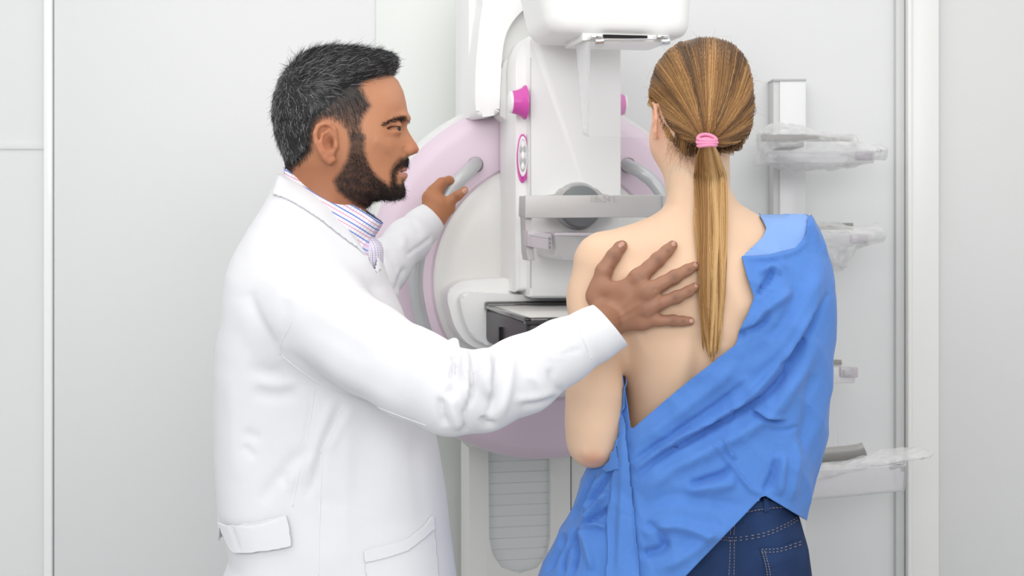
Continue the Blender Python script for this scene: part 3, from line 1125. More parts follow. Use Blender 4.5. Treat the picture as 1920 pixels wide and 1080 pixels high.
def woman_sdf(g):
    d = inflate(g, YW, torso_poly, torso_ctrl, 2.1)
    arm = chain_px(g, [(1122, 492, 2.33, 47), (1117, 560, 2.33, 47), (1116, 650, 2.30, 47), (1115, 740, 2.275, 46.5), (1112, 800, 2.27, 44), (1111, 830, 2.27, 41)], 0.03)
    fore = chain_px(g, [(1111, 833, 2.275, 39), (1145, 820, 2.37, 37), (1205, 780, 2.50, 30), (1250, 730, 2.54, 26)], 0.02)
    arm = smin(arm, fore, 0.02)
    r_arm = chain_px(g, [(1492, 492, 2.33, 44), (1512, 600, 2.34, 36), (1512, 700, 2.35, 34), (1495, 790, 2.37, 30), (1430, 770, 2.48, 27), (1370, 730, 2.54, 25)], 0.03)
    d = smin(d, arm, 0.022)
    d = smin(d, r_arm, 0.02)
    return d


lo, hi = P(1060, 1130, 2.33) - [0.03, .18, 0], P(1565, 300, 2.33) + [0.03, .30, 0.0]
lo[2] = P(0, 1120, 2.33)[2]
V, Q = sdf_mesh(woman_sdf, (P(1055, 0, 2.33)[0] - .01, 2.17, P(0, 1130, 2.33)[2]), (P(1565, 0, 2.33)[0], 2.62, P(0, 296, 2.33)[2]), 0.0034)
V = smooth(V, Q, 3)
body_strokes = [
    ([(1325, 420), (1322, 520), (1312, 640), (1300, 800)], 16, -5.5, 'r'),
    ([(1290, 560), (1250, 610), (1200, 640)], 26, -3.5, 'r'),
    ([(1285, 470), (1272, 540), (1245, 600), (1205, 625)], 22, 5.0, 'r'),
    ([(1265, 445), (1200, 462), (1140, 462)], 20, 3.5, 'r'),
    ([(1240, 480), (1180, 500)], 22, -2.5, 'r'),
    ([(1395, 470), (1385, 540), (1400, 600)], 24, 4.5, 'r'),
    ([(1290, 640), (1270, 720), (1262, 790)], 26, 4.0, 'r'),
    ([(1345, 640), (1345, 700)], 22, 3.0, 'r'),
    ([(1168, 520), (1150, 580), (1160, 640)], 7, -4.0, 'r'),
    ([(1310, 340), (1312, 400)], 14, 3.0, 'r'),
    ([(1275, 350), (1262, 392), (1230, 415)], 12, 2.5, 'r'),
    ([(1090, 840), (1110, 860), (1140, 848)], 9, 2.0, 'r'),
]
Vb, Qb = folds(V, Q, body_strokes), Q
Vb = smooth(Vb, Qb, 2)
bvh_w = bvh_of(Vb, Qb)


def woman_head(g):
    cr = ell(g, P(1316, 178, 2.325), (.077, .092, .086))
    jaw = ell(g, P(1288, 262, 2.365), (.063, .068, .064))
    chin = ell(g, P(1280, 300, 2.42), (.028, .03, .03))
    d = smin(smin(cr, jaw, 0.03), chin, 0.03)
    d = smin(d, chain_px(g, [(1308, 270, 2.335, 56), (1308, 330, 2.343, 55), (1308, 400, 2.34, 60)], 0.02), 0.025)
    nose = chain_px(g, [(1283, 200, 2.405, 7), (1277, 242, 2.437, 10)], 0.01)
    d = smin(d, nose, 0.012)
    for sx in (-1, 1):
        d = smin(d, ell(g, P(1281 + 12 * sx, 244, 2.425), (.008, .008, .006)), 0.008)
        d = smax(d, -ell(g, P(1283 + 32 * sx, 206, 2.415), (.016, .012, .010)), 0.012)
    d = smin(d, ell(g, P(1278, 268, 2.428), (.023, .010, .007)), 0.008)
    # ears
    e = chain_px(g, [(1223, 191, 2.315, 3.4), (1229, 199, 2.30, 4.0), (1231, 222, 2.297, 3.6), (1229, 246, 2.306, 4.2), (1228, 258, 2.315, 5.2)], 0.004)
    e = smin(e, chain_px(g, [(1226, 205, 2.325, 5.5), (1228, 230, 2.32, 5.5), (1229, 252, 2.325, 5)], 0.004), 0.008)
    e2 = chain_px(g, [(1406, 200, 2.32, 3.5), (1410, 215, 2.312, 3.5), (1408, 240, 2.315, 3.4), (1398, 256, 2.325, 4)], 0.004)
    e2 = smin(e2, chain_px(g, [(1402, 208, 2.335, 6), (1398, 245, 2.33, 6)], 0.004), 0.008)
    return smin(smin(d, e, 0.005), e2, 0.005)


c0, c1 = P(1205, 410, 2.33), P(1425, 70, 2.33)
Vh, Qh = sdf_mesh(woman_head, (c0[0], 2.215, c0[2]), (c1[0], 2.47, c1[2]), 0.0026)
Vh = smooth(Vh, Qh, 2)


def skin_cols(V, base, seed, amt=0.03):
    n = noise3(V, 30, seed)
    return base[None, :] * (1 + amt * n[:, None])


Cb = skin_cols(Vb, SKL, 2)
uv = proj(Vb)
el = np.exp(-(((uv[:, 0] - 1112) / 26) ** 2 + ((uv[:, 1] - 862) / 16) ** 2))
Cb = Cb * (1 - el[:, None]) + lin((214, 160, 134)) * el[:, None]
uv = proj(Vh)
nb = np.clip((uv[:, 1] - 280) / 40, 0, 1)[:, None]
Ch = skin_cols(Vh, lin((234, 192, 164)), 3) * (1 - nb) + skin_cols(Vh, SKL, 2) * nb
er = np.exp(-(((uv[:, 0] - 1229) / 9) ** 2 + ((uv[:, 1] - 225) / 42) ** 2))
Ch = Ch * (1 - er[:, None] * 0.6) + lin((228, 165, 135)) * er[:, None] * 0.6
Vj, Qj, Cj = join([(Vb, Qb, Cb), (Vh, Qh, Ch)])
woman = link('person', Vj, Qj, M_skin_l, colors=Cj)
tag(woman, 'person with a blond ponytail and bare back in a slipped blue gown, seen from behind', 'person')
for sx in (-1, 1):
    V, Fc = [], []
    bm = bmesh.new()
    bmesh.ops.create_uvsphere(bm, u_segments=16, v_segments=10, radius=0.0115)
    for v in bm.verts: v.co = v.co + Vector(P(1283 + 32 * sx, 207, 2.402))
    o = bm_link('eye', bm, M_eye, woman)

# hair cap
hair_poly = [(1310, 71), (1345, 73), (1375, 85), (1396, 110), (1408, 148), (1413, 195), (1410, 232), (1399, 260), (1380, 282), (1355, 292), (1325, 292), (1292, 290), (1266, 272), (1247, 248), (1238, 218), (1231, 194), (1222, 184), (1216, 192), (1217, 165), (1228, 125), (1247, 98), (1275, 79)]


def hair_sdf(g):
    d = inflate(g, 2.325, hair_poly, [(1316, 180, .104, 96, 0), (1316, 110, .10, 90, 0), (1320, 270, .105, 60, 0), (1250, 200, .10, 80, 0), (1390, 200, .10, 80, 0)], 2.0)
    X, Y, Z = g
    zf = P(0, 135, 2.33)[2]
    return smax(d, (Y - 2.365) - (Z - zf) * 0.8, 0.01)


Vc, Qc = sdf_mesh(hair_sdf, (P(1205, 0, 2.33)[0], 2.20, P(0, 305, 2.33)[2]), (P(1425, 0, 2.33)[0], 2.45, P(0, 60, 2.33)[2]), 0.003)
Vc = smooth(Vc, Qc, 2)
uvc = proj(Vc)
ang = np.arctan2(uvc[:, 0] - 1326, 270 - uvc[:, 1])
N = normals(Vc, Qc)
rad_c = np.hypot(uvc[:, 0] - 1326, uvc[:, 1] - 265)
groove = np.sin(ang * 34 + 1.3 * np.sin(ang * 9)) * 0.5 + np.sin(ang * 71 + 2) * 0.35
Vc = Vc + N * (groove * 0.0007 * np.clip(rad_c / 60, 0.2, 1))[:, None]
bvh_h = bvh_of(Vc, Qc)
HC = [lin((78, 58, 42)), lin((118, 86, 56)), lin((168, 122, 72)), lin((208, 162, 104)), lin((228, 190, 136))]


def hair_color(t):
    t = np.clip(t, 0, 3.999)
    i = t.astype(int)
    f = (t - i)[:, None]
    H = np.array(HC)
    return H[i] * (1 - f) + H[i + 1] * f


capcol = hair_color(np.clip(0.75 + 0.5 * np.sin(ang * 23 + 1), 0, 4))
TIE = np.array([1326.0, 264.0])
ns = 4600
starts = []
outl = catmull(hair_poly[0:7] + hair_poly[7:9] + hair_poly[11:], 10)
r2 = np.random.default_rng(11)
for i in range(ns):
    q = outl[r2.integers(len(outl))] + r2.normal(size=2) * 3
    f = r2.uniform(0.0, 0.55) if r2.random() < 0.6 else 0.01
    if i % 5 == 0: q, f = np.array([r2.uniform(1262, 1368), r2.uniform(74, 100) + abs(r2.normal()) * 12]), 0
    starts.append(q * (1 - f) + TIE * f)
starts = np.array(starts)
m = 20
pts = np.zeros((ns, m, 3))
okk = np.ones(ns, bool)
for i in range(ns):
    s = starts[i]
    e = TIE + np.array([np.clip((s[0] - TIE[0]) * 0.10, -9, 9) + r2.normal() * 1.5, r2.normal() * 2 + (4 if s[1] > 270 else -2)])
    mid = 0.5 * (s + e)
    dv = e - s
    bow = np.sign(dv[0]) * -1 * 0.09 * np.linalg.norm(dv) * min(1, abs(dv[0]) / 50)
    nx = np.array([-dv[1], dv[0]]) / (np.linalg.norm(dv) + 1e-6)
    mid = mid + nx * bow * (-1 if dv[0] > 0 else -1) * (-1 if dv[0] > 0 else 1) * 1.0
    if s[1] < 262: mid[1] += 0.06 * abs(dv[0]) + 1
    lf = r2.uniform(0.0009, 0.0022)
    last = None
    for k in range(m):
        t = k / (m - 1)
        q = (1 - t) ** 2 * s + 2 * t * (1 - t) * mid + t * t * e
        o_, d_ = Vector((0, 0, CZ)), Vector(P(q[0], q[1], 1.0)) - Vector((0, 0, CZ))
        l, n_, _, _ = bvh_h.ray_cast(o_, d_.normalized())
        if l is None:
            if last is None:
                l, n_, _, _ = bvh_h.find_nearest(Vector(P(q[0], q[1], 2.31)))
            else:
                l, n_ = last
                l = Vector(P(q[0], q[1], l[1]))
        last = (l, n_)
        pts[i, k] = np.array(l) + np.array(n_) * lf
angS = np.arctan2(starts[:, 0] - 1326, 270 - starts[:, 1])
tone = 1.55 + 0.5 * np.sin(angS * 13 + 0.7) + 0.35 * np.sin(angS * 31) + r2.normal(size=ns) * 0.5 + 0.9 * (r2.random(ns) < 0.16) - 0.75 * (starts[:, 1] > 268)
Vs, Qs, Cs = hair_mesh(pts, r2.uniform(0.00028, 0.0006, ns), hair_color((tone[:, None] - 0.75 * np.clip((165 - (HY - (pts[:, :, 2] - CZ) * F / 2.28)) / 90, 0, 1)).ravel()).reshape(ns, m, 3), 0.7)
# wisps at the nape and stray hairs
wr, wd, wn = [], [], []
for i in range(150):
    q = np.array([r2.uniform(1250, 1300), 0]); q[1] = 258 + (q[0] - 1238) * 0.55 + r2.normal() * 6
    l, n_ = hit(bvh_h, q[0], q[1], 2.29)
    wr.append(l); wd.append([r2.normal() * .5 + .2, -.2, -.9]); wn.append(n_)
for i in range(90):
    q = outl[r2.integers(len(outl))]
    l, n_, _, _ = bvh_h.find_nearest(Vector(P(q[0], q[1], 2.31)))
    wr.append(np.array(l)); wd.append([r2.normal(), r2.normal() * .3, r2.normal() * .6]); wn.append(np.array(n_))
wr, wd, wn = map(np.array, (wr, wd, wn))
wd /= np.linalg.norm(wd, axis=1)[:, None]
W1 = strands(wr, wd, wn, 0.022, 0.00014, hair_color(r2.uniform(.6, 2, len(wr))), 6, 0.7, 0.15, 0.3, 5)
# ponytail
npn = 2600
mm = 22
tp = np.zeros((npn, mm, 3))
nlk = 34
lk = r2.integers(0, nlk, npn)
lU, lW, lP, lT, lE = r2.uniform(-1, 1, nlk), r2.uniform(-1, 1, nlk), r2.uniform(0, 6.28, nlk), r2.uniform(1.5, 3.9, nlk), r2.uniform(-35, 5, nlk)
lph = lP[lk]
U = np.clip(lU[lk] + r2.normal(size=npn) * .085, -1, 1)
Wd = np.clip(lW[lk] + r2.normal(size=npn) * .15, -1.1, 1.1)
endy = 678 - 45 * np.abs(U) ** 1.5 * r2.uniform(0.3, 1, npn) - np.abs(r2.normal(size=npn)) * 10
endy += lE[lk]
endy[r2.random(npn) < 0.12] -= 60
tk = [264, 285, 330, 400, 470, 560, 640, 680]
lf_ = [1319, 1306, 1300, 1303, 1306, 1311, 1319, 1325]
rt_ = [1334, 1347, 1363, 1364, 1363, 1358, 1349, 1343]
surf = []
for yy in range(264, 690, 6):
    l, n_ = hit(bvh_w, 1328, max(yy, 300), 2.23)
    surf.append(l[1])
surf = np.array(surf)
surf = np.convolve(np.r_[[surf[0]] * 6, surf, [surf[-1]] * 6], np.ones(13) / 13, 'valid')
sy_ = np.arange(264, 690, 6)
for k in range(mm):
    t = k / (mm - 1)
    y = 262 + (endy - 262) * t
    L, R_ = np.interp(y, tk, lf_), np.interp(y, tk, rt_)
    wob = (np.sin(y / 62.0 + lph) * 3.2 + np.sin(y / 31.0 + lph * 2.3) * 1.1) * np.clip((y - 300) / 140, 0, 1)
    x = (L + R_) / 2 + (R_ - L) / 2 * U * 0.97 + wob
    th = np.interp(y, [262, 300, 450, 600, 680], [.012, .014, .011, .008, .005])
    Yd = np.interp(y, sy_, surf) - 0.013
    Yd = np.where(y < 330, 2.205 + (Yd - 2.205) * np.clip((y - 262) / 68, 0, 1), Yd)
    Yd = Yd + Wd * th * np.sqrt(np.maximum(0, 1 - U ** 2 * 0.9)) 
    tp[:, k] = np.stack([(x - 960) / F * Yd, Yd, CZ - (y - HY) / F * Yd], 1)
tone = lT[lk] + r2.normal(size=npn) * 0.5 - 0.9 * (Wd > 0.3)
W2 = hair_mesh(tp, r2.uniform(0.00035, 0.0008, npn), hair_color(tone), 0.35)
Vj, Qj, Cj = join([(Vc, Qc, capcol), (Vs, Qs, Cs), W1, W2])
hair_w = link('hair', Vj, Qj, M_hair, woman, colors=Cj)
hair_w['label'] = 'blond hair pulled back into a long straight ponytail'

# pink hair tie: three twisted loops
M_tie = mat('pink_hair_tie', srgb(240, 150, 185), 0.7, bump=0.4, bscale=300)
V_, F_ = [], []
for j, (dy, rx, tl) in enumerate(((-6, 17, .10), (0, 18, .0), (6, 16.5, -.12))):
    ring = []
    for k in range(41):
        a = 2 * math.pi * k / 40
        c = P(1326 + rx * math.cos(a), 265 + dy + rx * tl * math.sin(a + .4) + 1.5 * math.cos(2 * a), 2.2045)
        c[1] = 2.2065 - 0.0145 * math.sin(a)
        c[2] += 0.004 * (math.sin(a)) * -1
        ring.append(c)
    tv, tf = tube(np.array(ring), 0.0030, 8, caps=False)
    F_ += [tuple(i + sum(len(x) for x in V_) for i in f) for f in tf]
    V_.append(tv)
link('hair_tie', np.concatenate(V_), F_, M_tie, woman)

# ---- jeans
M_jean = mat('dark_blue_denim', srgb(38, 58, 96), 0.85, bump=0.5, bscale=900, var=0.35, vscale=25, spec=0.2)
M_thread = mat('tan_thread', srgb(172, 152, 140), 0.8)
jean_poly = [(1160, 800), (1470, 800), (1488, 940), (1501, 985), (1511, 1020), (1519, 1080), (1522, 1160), (1490, 1400), (1470, 1900), (1350, 1900), (1345, 1400), (1335, 1250), (1322, 1400), (1300, 1900), (1190, 1900), (1180, 1400), (1150, 1150), (1150, 1030)]


def jeans_sdf(g):
    return smax(inflate(g, YW, jean_poly, [(1340, 930, .106, 100, 0), (1430, 1040, .126, 110, -.0), (1250, 1040, .122, 110, 0), (1340, 1060, .112, 100, 0), (1430, 1400, .08, 70, 0), (1250, 1400, .08, 70, 0), (1410, 1850, .055, 48, 0), (1250, 1850, .055, 48, 0)], 2.2), g[2] - P(0, 925, 2.2)[2] + .0 * g[0], .006)


Vx, Qx = sdf_mesh(jeans_sdf, (P(1130, 0, YW)[0], 2.18, P(0, 1910, YW)[2]), (P(1535, 0, YW)[0], 2.48, P(0, 915, YW)[2]), 0.005)
Vx = smooth(Vx, Qx, 2)
Vx = folds(Vx, Qx, [([(1374, 1000), (1374, 1080)], 8, -4, 'r'), ([(1360, 1012), (1430, 1000), (1500, 968)], 5, 1.5, 'r'), ([(1430, 1060), (1500, 1040)], 8, 2, 'r')])
jeans = link('jeans', Vx, Qx, M_jean, woman)
bvh_j = bvh_of(Vx, Qx)
pv = drape_patch(bvh_j, [(1424, 1027), (1460, 1026), (1502, 1010), (1512, 1030), (1516, 1120), (1445, 1120), (1436, 1070)], 0.002, 3)
link('pocket', pv[0], pv[1], M_jean, jeans, solid=0.002)
pv = drape_patch(bvh_j, [(1350, 958), (1400, 946), (1440, 938), (1480, 938), (1484, 952), (1440, 955), (1400, 962), (1352, 975)], 0.002, 3)
link('waistband', pv[0], pv[1], M_jean, jeans, solid=0.003)
pv = drape_patch(bvh_j, [(1430, 936), (1440, 935), (1441, 958), (1431, 960)], 0.005, 2)
link('belt_loop', pv[0], pv[1], M_jean, jeans, solid=0.002)
V_, F_ = [], []


def add_t(r):
    global V_, F_
    n = sum(len(x) for x in V_)
    F_ += [tuple(i + n for i in f) for f in r[1]]
    V_.append(r[0])


for off in (0, 5.5):
    for line in ([(1352, 1006 + off), (1378, 1008 + off), (1430, 1000 + off), (1470, 984 + off), (1498, 968 + off)],
                 [(1428, 1030 + off), (1462, 1028 + off), (1504, 1014 + off)]):
        c = catmull(line, 10)
        for i in range(0, len(c) - 1, 2):
            add_t(drape_tube(bvh_j, [c[i], c[i] * .2 + c[i + 1] * .8], 0.00055, 0.0028 if line[0][0] > 1400 else 0.0006, 4, 1.5))
for line in ([(1369, 1012), (1368, 1050), (1366, 1085)], [(1377, 1012), (1377, 1050), (1376, 1085)], [(1369, 1002), (1371, 982)], [(1376, 1002), (1378, 978)], [(1428, 1032), (1436, 1060), (1440, 1090)], [(1433, 1032), (1441, 1060), (1446, 1090)], [(1355, 972), (1400, 960), (1440, 953), (1480, 950)]):
    c = catmull(line, 6)
    for i in range(0, len(c) - 1, 1):
        add_t(drape_tube(bvh_j, [c[i], c[i] * .35 + c[i + 1] * .65], 0.0005, 0.0026 if line[0][0] in (1428, 1433, 1355) else 0.0006, 4, 1.5))
link('stitching', np.concatenate(V_), F_, M_thread, jeans)
for sx, xx in ((-1, 1245), (1, 1412)):
    b = P(xx, 1900, YW)
    V, Q = sdf_mesh(lambda g: smax(smin(ell(g, (b[0], 2.36, 0.045), (.045, .07, .045)), ell(g, (b[0], 2.43, 0.03), (.045, .09, .03)), .02), -(g[2] - 0.0), .004), (b[0] - .07, 2.25, -.02), (b[0] + .07, 2.56, .11), 0.006)
    link('shoe', V, Q, M_shoe, woman)

# ---- gown
M_gown = mat('blue_nonwoven', srgb(86, 134, 208), 0.75, bump=0.35, bscale=350, var=0.05, vscale=120, spec=0.2, sheen=0.15)
M_gown2 = mat('blue_nonwoven_inside', srgb(136, 172, 228), 0.75, bump=0.35, bscale=350, spec=0.2)
gown_poly = [(1240, 388), (1300, 386), (1425, 401), (1470, 402), (1508, 401), (1519, 408), (1530, 435), (1541, 470), (1557, 528), (1559, 560), (1557, 620), (1553, 690), (1546, 770), (1538, 820), (1525, 880), (1513, 930), (1504, 968), (1502, 1010), (1500, 1150), (985, 1150), (1013, 1080), (1045, 1010), (1078, 950), (1101, 895), (1112, 862), (1130, 815), (1146, 760), (1156, 700), (1150, 650), (1130, 590), (1105, 530), (1100, 450), (1150, 420)]
gown_ctrl = [(1308, 400, .07, 70, 0), (1120, 465, .05, 50, 0), (1200, 450, .07, 60, 0), (1450, 430, .066, 50, 0), (1500, 440, .062, 48, 0), (1200, 560, .105, 100, 0), (1320, 500, .112, 140, 0), (1440, 560, .108, 110, 0), (1520, 560, .085, 90, 0), (1510, 700, .10, 100, 0), (1320, 620, .110, 140, 0),
             (1250, 720, .098, 100, 0), (1180, 760, .09, 60, 0), (1330, 780, .098, 120, .0), (1430, 740, .108, 110, 0), (1200, 860, .116, 80, 0), (1240, 930, .132, 100, 0), (1340, 900, .120, 130, 0), (1450, 900, .115, 110, 0), (1340, 1040, .142, 140, 0), (1120, 1040, .11, 90, 0), (1200, 1040, .138, 110, 0), (1470, 1000, .118, 100, 0), (1150, 900, .085, 70, 0)]
win = [(980, 280), (1600, 280), (1600, 395), (1522, 404), (1515, 406), (1513, 440), (1492, 464), (1440, 477), (1391, 480), (1402, 520), (1414, 558), (1404, 585), (1390, 612), (1380, 646), (1345, 673), (1300, 708), (1240, 757), (1182, 807), (1176, 762), (1166, 700), (1150, 640), (980, 600)]
hem = [(1180, 1185), (1285, 1081), (1432, 928), (1502, 969), (1700, 1090), (1700, 1300), (1180, 1300)]


def gown_keep(win_):
    def g(V):
        uv = proj(V)
        a = -poly_sd(uv[:, 0], uv[:, 1], win_)
        b = -poly_sd(uv[:, 0], uv[:, 1], hem)
        back = np.minimum(a, b)
        py = HY - (V[:, 2] - CZ) * F / YW
        fr = np.minimum(np.where(uv[:, 0] > 1440, py - 395, py - 520 - np.clip(1440 - uv[:, 0], 0, 60) * 0), 1130 - py)
        return np.where(V[:, 1] < YW + 0.02, back, fr) / 1150.0
    return g


gown_strokes = [
    # neckline band
    ([(1183, 868), (1240, 830), (1300, 790), (1355, 752), (1400, 715)], 7, -5, 'r'),
    ([(1180, 838), (1240, 798), (1300, 752), (1350, 712), (1385, 678)], 16, 4, 'r'),
    # main diagonal pleat
    ([(1187, 897), (1244, 852), (1310, 815), (1367, 783), (1440, 738), (1490, 672), (1530, 600), (1553, 548)], 7, -9, 'r'),
    ([(1190, 880), (1250, 838), (1330, 792), (1380, 762), (1430, 720), (1478, 655), (1515, 590), (1540, 545)], 9, 6, 'r'),
    ([(1200, 925), (1262, 880), (1330, 845), (1400, 808), (1455, 765), (1500, 700), (1535, 635)], 16, 6, 'r'),
    # upper folds near the shoulder
    ([(1395, 485), (1440, 484), (1490, 472), (1512, 450)], 5, 2.5, 'r'),
    ([(1450, 503), (1438, 528), (1420, 556)], 6, -6, 'r'),
    ([(1420, 512), (1450, 500), (1462, 516)], 6, 4, 'r'),
    ([(1489, 544), (1462, 562), (1425, 590), (1395, 625)], 10, 5, 'r'),
    ([(1443, 582), (1432, 604), (1400, 622), (1380, 640)], 7, -6, 'r'),
    ([(1472, 500), (1492, 540), (1480, 590), (1440, 640)], 14, -3, 'r'),
    ([(1518, 587), (1522, 600), (1512, 612)], 5, -5, 'r'),
    ([(1540, 480), (1530, 530), (1500, 590), (1460, 650), (1400, 700)], 18, 4, 'r'),
    ([(1500, 640), (1485, 668), (1460, 690)], 6, -4, 'r'),
    # large plane folds of the skirt
    ([(1328, 827), (1368, 868), (1407, 917), (1430, 925)], 5, 4, 'r'),
    ([(1354, 819), (1362, 838), (1378, 862)], 6, 5, 'r'),
    ([(1293, 909), (1330, 897), (1360, 886), (1368, 872)], 7, -6, 'r'),
    ([(1285, 922), (1330, 915), (1380, 905)], 12, 5, 'r'),
    ([(1407, 770), (1435, 784), (1469, 793)], 5, -5, 'r'),
    ([(1405, 762), (1440, 776), (1475, 786)], 5, 4, 'r'),
    ([(1440, 802), (1470, 806), (1500, 800)], 4, -2.5, 'r'),
    ([(1455, 860), (1448, 890), (1434, 922)], 6, -5, 'r'),
    ([(1470, 850), (1465, 890), (1460, 930)], 9, 5, 'r'),
    ([(1500, 820), (1492, 880), (1480, 940)], 12, 4, 'r'),
    ([(1520, 700), (1515, 780), (1500, 860)], 14, -4, 'r'),
    ([(1200, 960), (1260, 930), (1330, 940), (1400, 950)], 16, -3, 'r'),
    ([(1205, 1000), (1260, 985), (1320, 1000), (1360, 1010)], 14, 6, 'r'),
    ([(1200, 1040), (1240, 1030), (1250, 1010)], 10, -6, 'r'),
    ([(1210, 980), (1240, 1000), (1245, 1030)], 10, -5, 'r'),
    ([(1230, 1070), (1290, 1040), (1350, 990)], 14, 4, 'r'),
    # gather at the left hip
    ([(1092, 984), (1112, 955), (1143, 921)], 6, 6, 'r'),
    ([(1094, 988), (1118, 968), (1146, 950)], 5, -6, 'r'),
    ([(1095, 990), (1120, 985), (1140, 990)], 6, 6, 'r'),
    ([(1090, 988), (1078, 1005), (1080, 1040), (1070, 1080)], 6, -7, 'r'),
    ([(1086, 985), (1100, 1020), (1110, 1070)], 9, 5, 'r'),
    ([(1077, 998), (1058, 1040), (1055, 1076)], 5, -6, 'r'),
    ([(1114, 884), (1100, 920), (1085, 950), (1072, 985)], 6, -5, 'r'),
    ([(1130, 890), (1112, 925), (1095, 960)], 6, 5, 'r'),
    ([(1145, 880), (1128, 910), (1100, 950)], 5, -6, 'r'),
    ([(1060, 1000), (1040, 1040), (1025, 1075)], 8, -5, 'r'),
]
V, Q = sdf_mesh(lambda g: inflate(g, YW, gown_poly, gown_ctrl, 2.1), (P(975, 0, YW)[0], 2.16, P(0, 1150, YW)[2]), (P(1575, 0, YW)[0], 2.5, P(0, 378, YW)[2]), 0.0034)
V = smooth(V, Q, 2)
gn = noise3(V * np.array([1, 1, 1.6]), 22, 21, 3)
V = V + normals(V, Q) * (0.0028 * gn * (V[:, 1] < YW))[:, None]
rd = 1 - np.abs(noise3(V, 34, 91, 2)) * 1.6
rd2 = 1 - np.abs(noise3(V * [1, 1, 1.5], 75, 92, 2)) * 1.6
V = V + normals(V, Q) * ((.0058 * rd + .0024 * rd2) * (V[:, 1] < YW))[:, None]
V = folds(V, Q, [(a_[0], a_[1] * .82, a_[2], a_[3]) for a_ in gown_strokes], scale=2.1)
# keep the cloth outside the body
bt = bvh_w
Vg, Qg = clip_mesh(V, Q, gown_keep(win))
bvh_g = bvh_of(Vg, Qg)
gown = link('gown', Vg, Qg, M_gown, woman, solid=0.0016)
gown['label'] = 'blue disposable gown slipped off one shoulder'
# inner layer over the right shoulder
inn_keep = [(1420, 395), (1519, 395), (1519, 470), (1480, 505), (1400, 505), (1391, 482), (1412, 462), (1430, 444), (1437, 428), (1431, 415)]
Vi, Qi = V - normals(V, Q) * 0.006, Q
sel = (proj(Vi)[:, 0] > 1370) & (proj(Vi)[:, 1] < 520)
ff = Qi[sel[Qi].all(1)]
u_ = np.unique(ff); ix = -np.ones(len(Vi), int); ix[u_] = np.arange(len(u_))
Vi, Qi = Vi[u_], ix[ff]
Vi, Qi = clip_mesh(Vi, Qi, lambda V: np.where(V[:, 1] < YW + .02, poly_sd(proj(V)[:, 0], proj(V)[:, 1], inn_keep), 20) / 1150.0)
link('gown_inner_fold', Vi, Qi, M_gown2, gown, solid=0.0012)
# hanging tie
allb = bvh_of(np.concatenate([Vb, Vg]), np.concatenate([Qb, Qg + len(Vb)]))
pv = drape_patch(allb, [(1165, 698), (1170, 725), (1177, 765), (1184, 840), (1190, 930), (1196, 1000), (1206, 1100), (1137, 1100), (1140, 1040), (1142, 970), (1150, 905), (1162, 850), (1166, 790), (1164, 740)], 0.009, 3.0)
Vt = folds(smooth(pv[0], pv[1], 6, 0.4), pv[1], [([(1170, 790), (1168, 880), (1165, 980), (1160, 1080)], 7, 5, 'r'), ([(1180, 900), (1185, 1000), (1192, 1080)], 6, -4, 'r'), ([(1152, 940), (1150, 1000), (1148, 1080)], 6, -3, 'r'), ([(1150, 960), (1185, 968)], 3, -2, 'r')])
link('gown_tie', Vt, pv[1], M_gown, gown, solid=0.0014)
pv = drape_patch(allb, [(1150, 806), (1158, 800), (1166, 840), (1172, 880), (1158, 882), (1148, 884), (1135, 880), (1150, 862)], 0.012, 3.0)
link('gown_tie', smooth(pv[0], pv[1], 6, .4), pv[1], M_gown, gown, solid=0.0014)
# ------------------------------------------------------------------ the doctor
YD = 2.28
head_poly = [(736, 141), (746, 150), (756, 170), (761, 190), (764, 208), (766, 220), (762, 230), (763, 240), (768, 250), (775, 261), (782, 271), (786, 280), (783, 287), (775, 290), (766, 292), (765, 300), (763, 308), (761, 316), (757, 321), (762, 327), (762, 334), (756, 341), (757, 352), (758, 362), (753, 370), (740, 374), (718, 373), (698, 377), (686, 390), (690, 430), (700, 480), (560, 500), (515, 440), (520, 380), (541, 335), (534, 305), (527, 280), (521, 250), (519, 215), (524, 180), (537, 150), (556, 124), (584, 106), (620, 98), (665, 100), (705, 110), (724, 126)]
head_ctrl = [(600, 150, .074, 90, 0), (600, 220, .077, 95, 0), (540, 220, .070, 70, 0), (690, 140, .060, 60, 0), (735, 165, .052, 50, 0), (752, 200, .048, 40, 0), (735, 232, .052, 36, 0), (722, 215, .058, 42, 0),
             (764, 236, .013, 12, 0), (770, 258, .012, 12, 0), (778, 276, .012, 12, 0), (768, 284, .016, 12, 0), (752, 262, .030, 26, 0), (740, 275, .046, 36, 0), (748, 290, .036, 28, 0), (715, 265, .064, 46, 0), (690, 255, .068, 60, 0), (650, 270, .069, 70, 0),
             (760, 303, .024, 20, 0), (752, 320, .028, 20, 0), (756, 344, .022, 14, 0), (745, 364, .024, 20, 0), (722, 350, .042, 28, 0), (715, 366, .036, 22, 0), (680, 355, .054, 38, 0), (725, 312, .047, 34, 0), (690, 315, .060, 42, 0), (650, 340, .060, 55, 0),
             (600, 335, .058, 60, 0), (560, 340, .050, 55, 0), (620, 400, .062, 66, 0), (670, 400, .045, 50, 0), (620, 470, .07, 60, 0)]


def S(px, py, lat):
    v = P(px, py, YD)
    v[1] = YD - lat
    return v


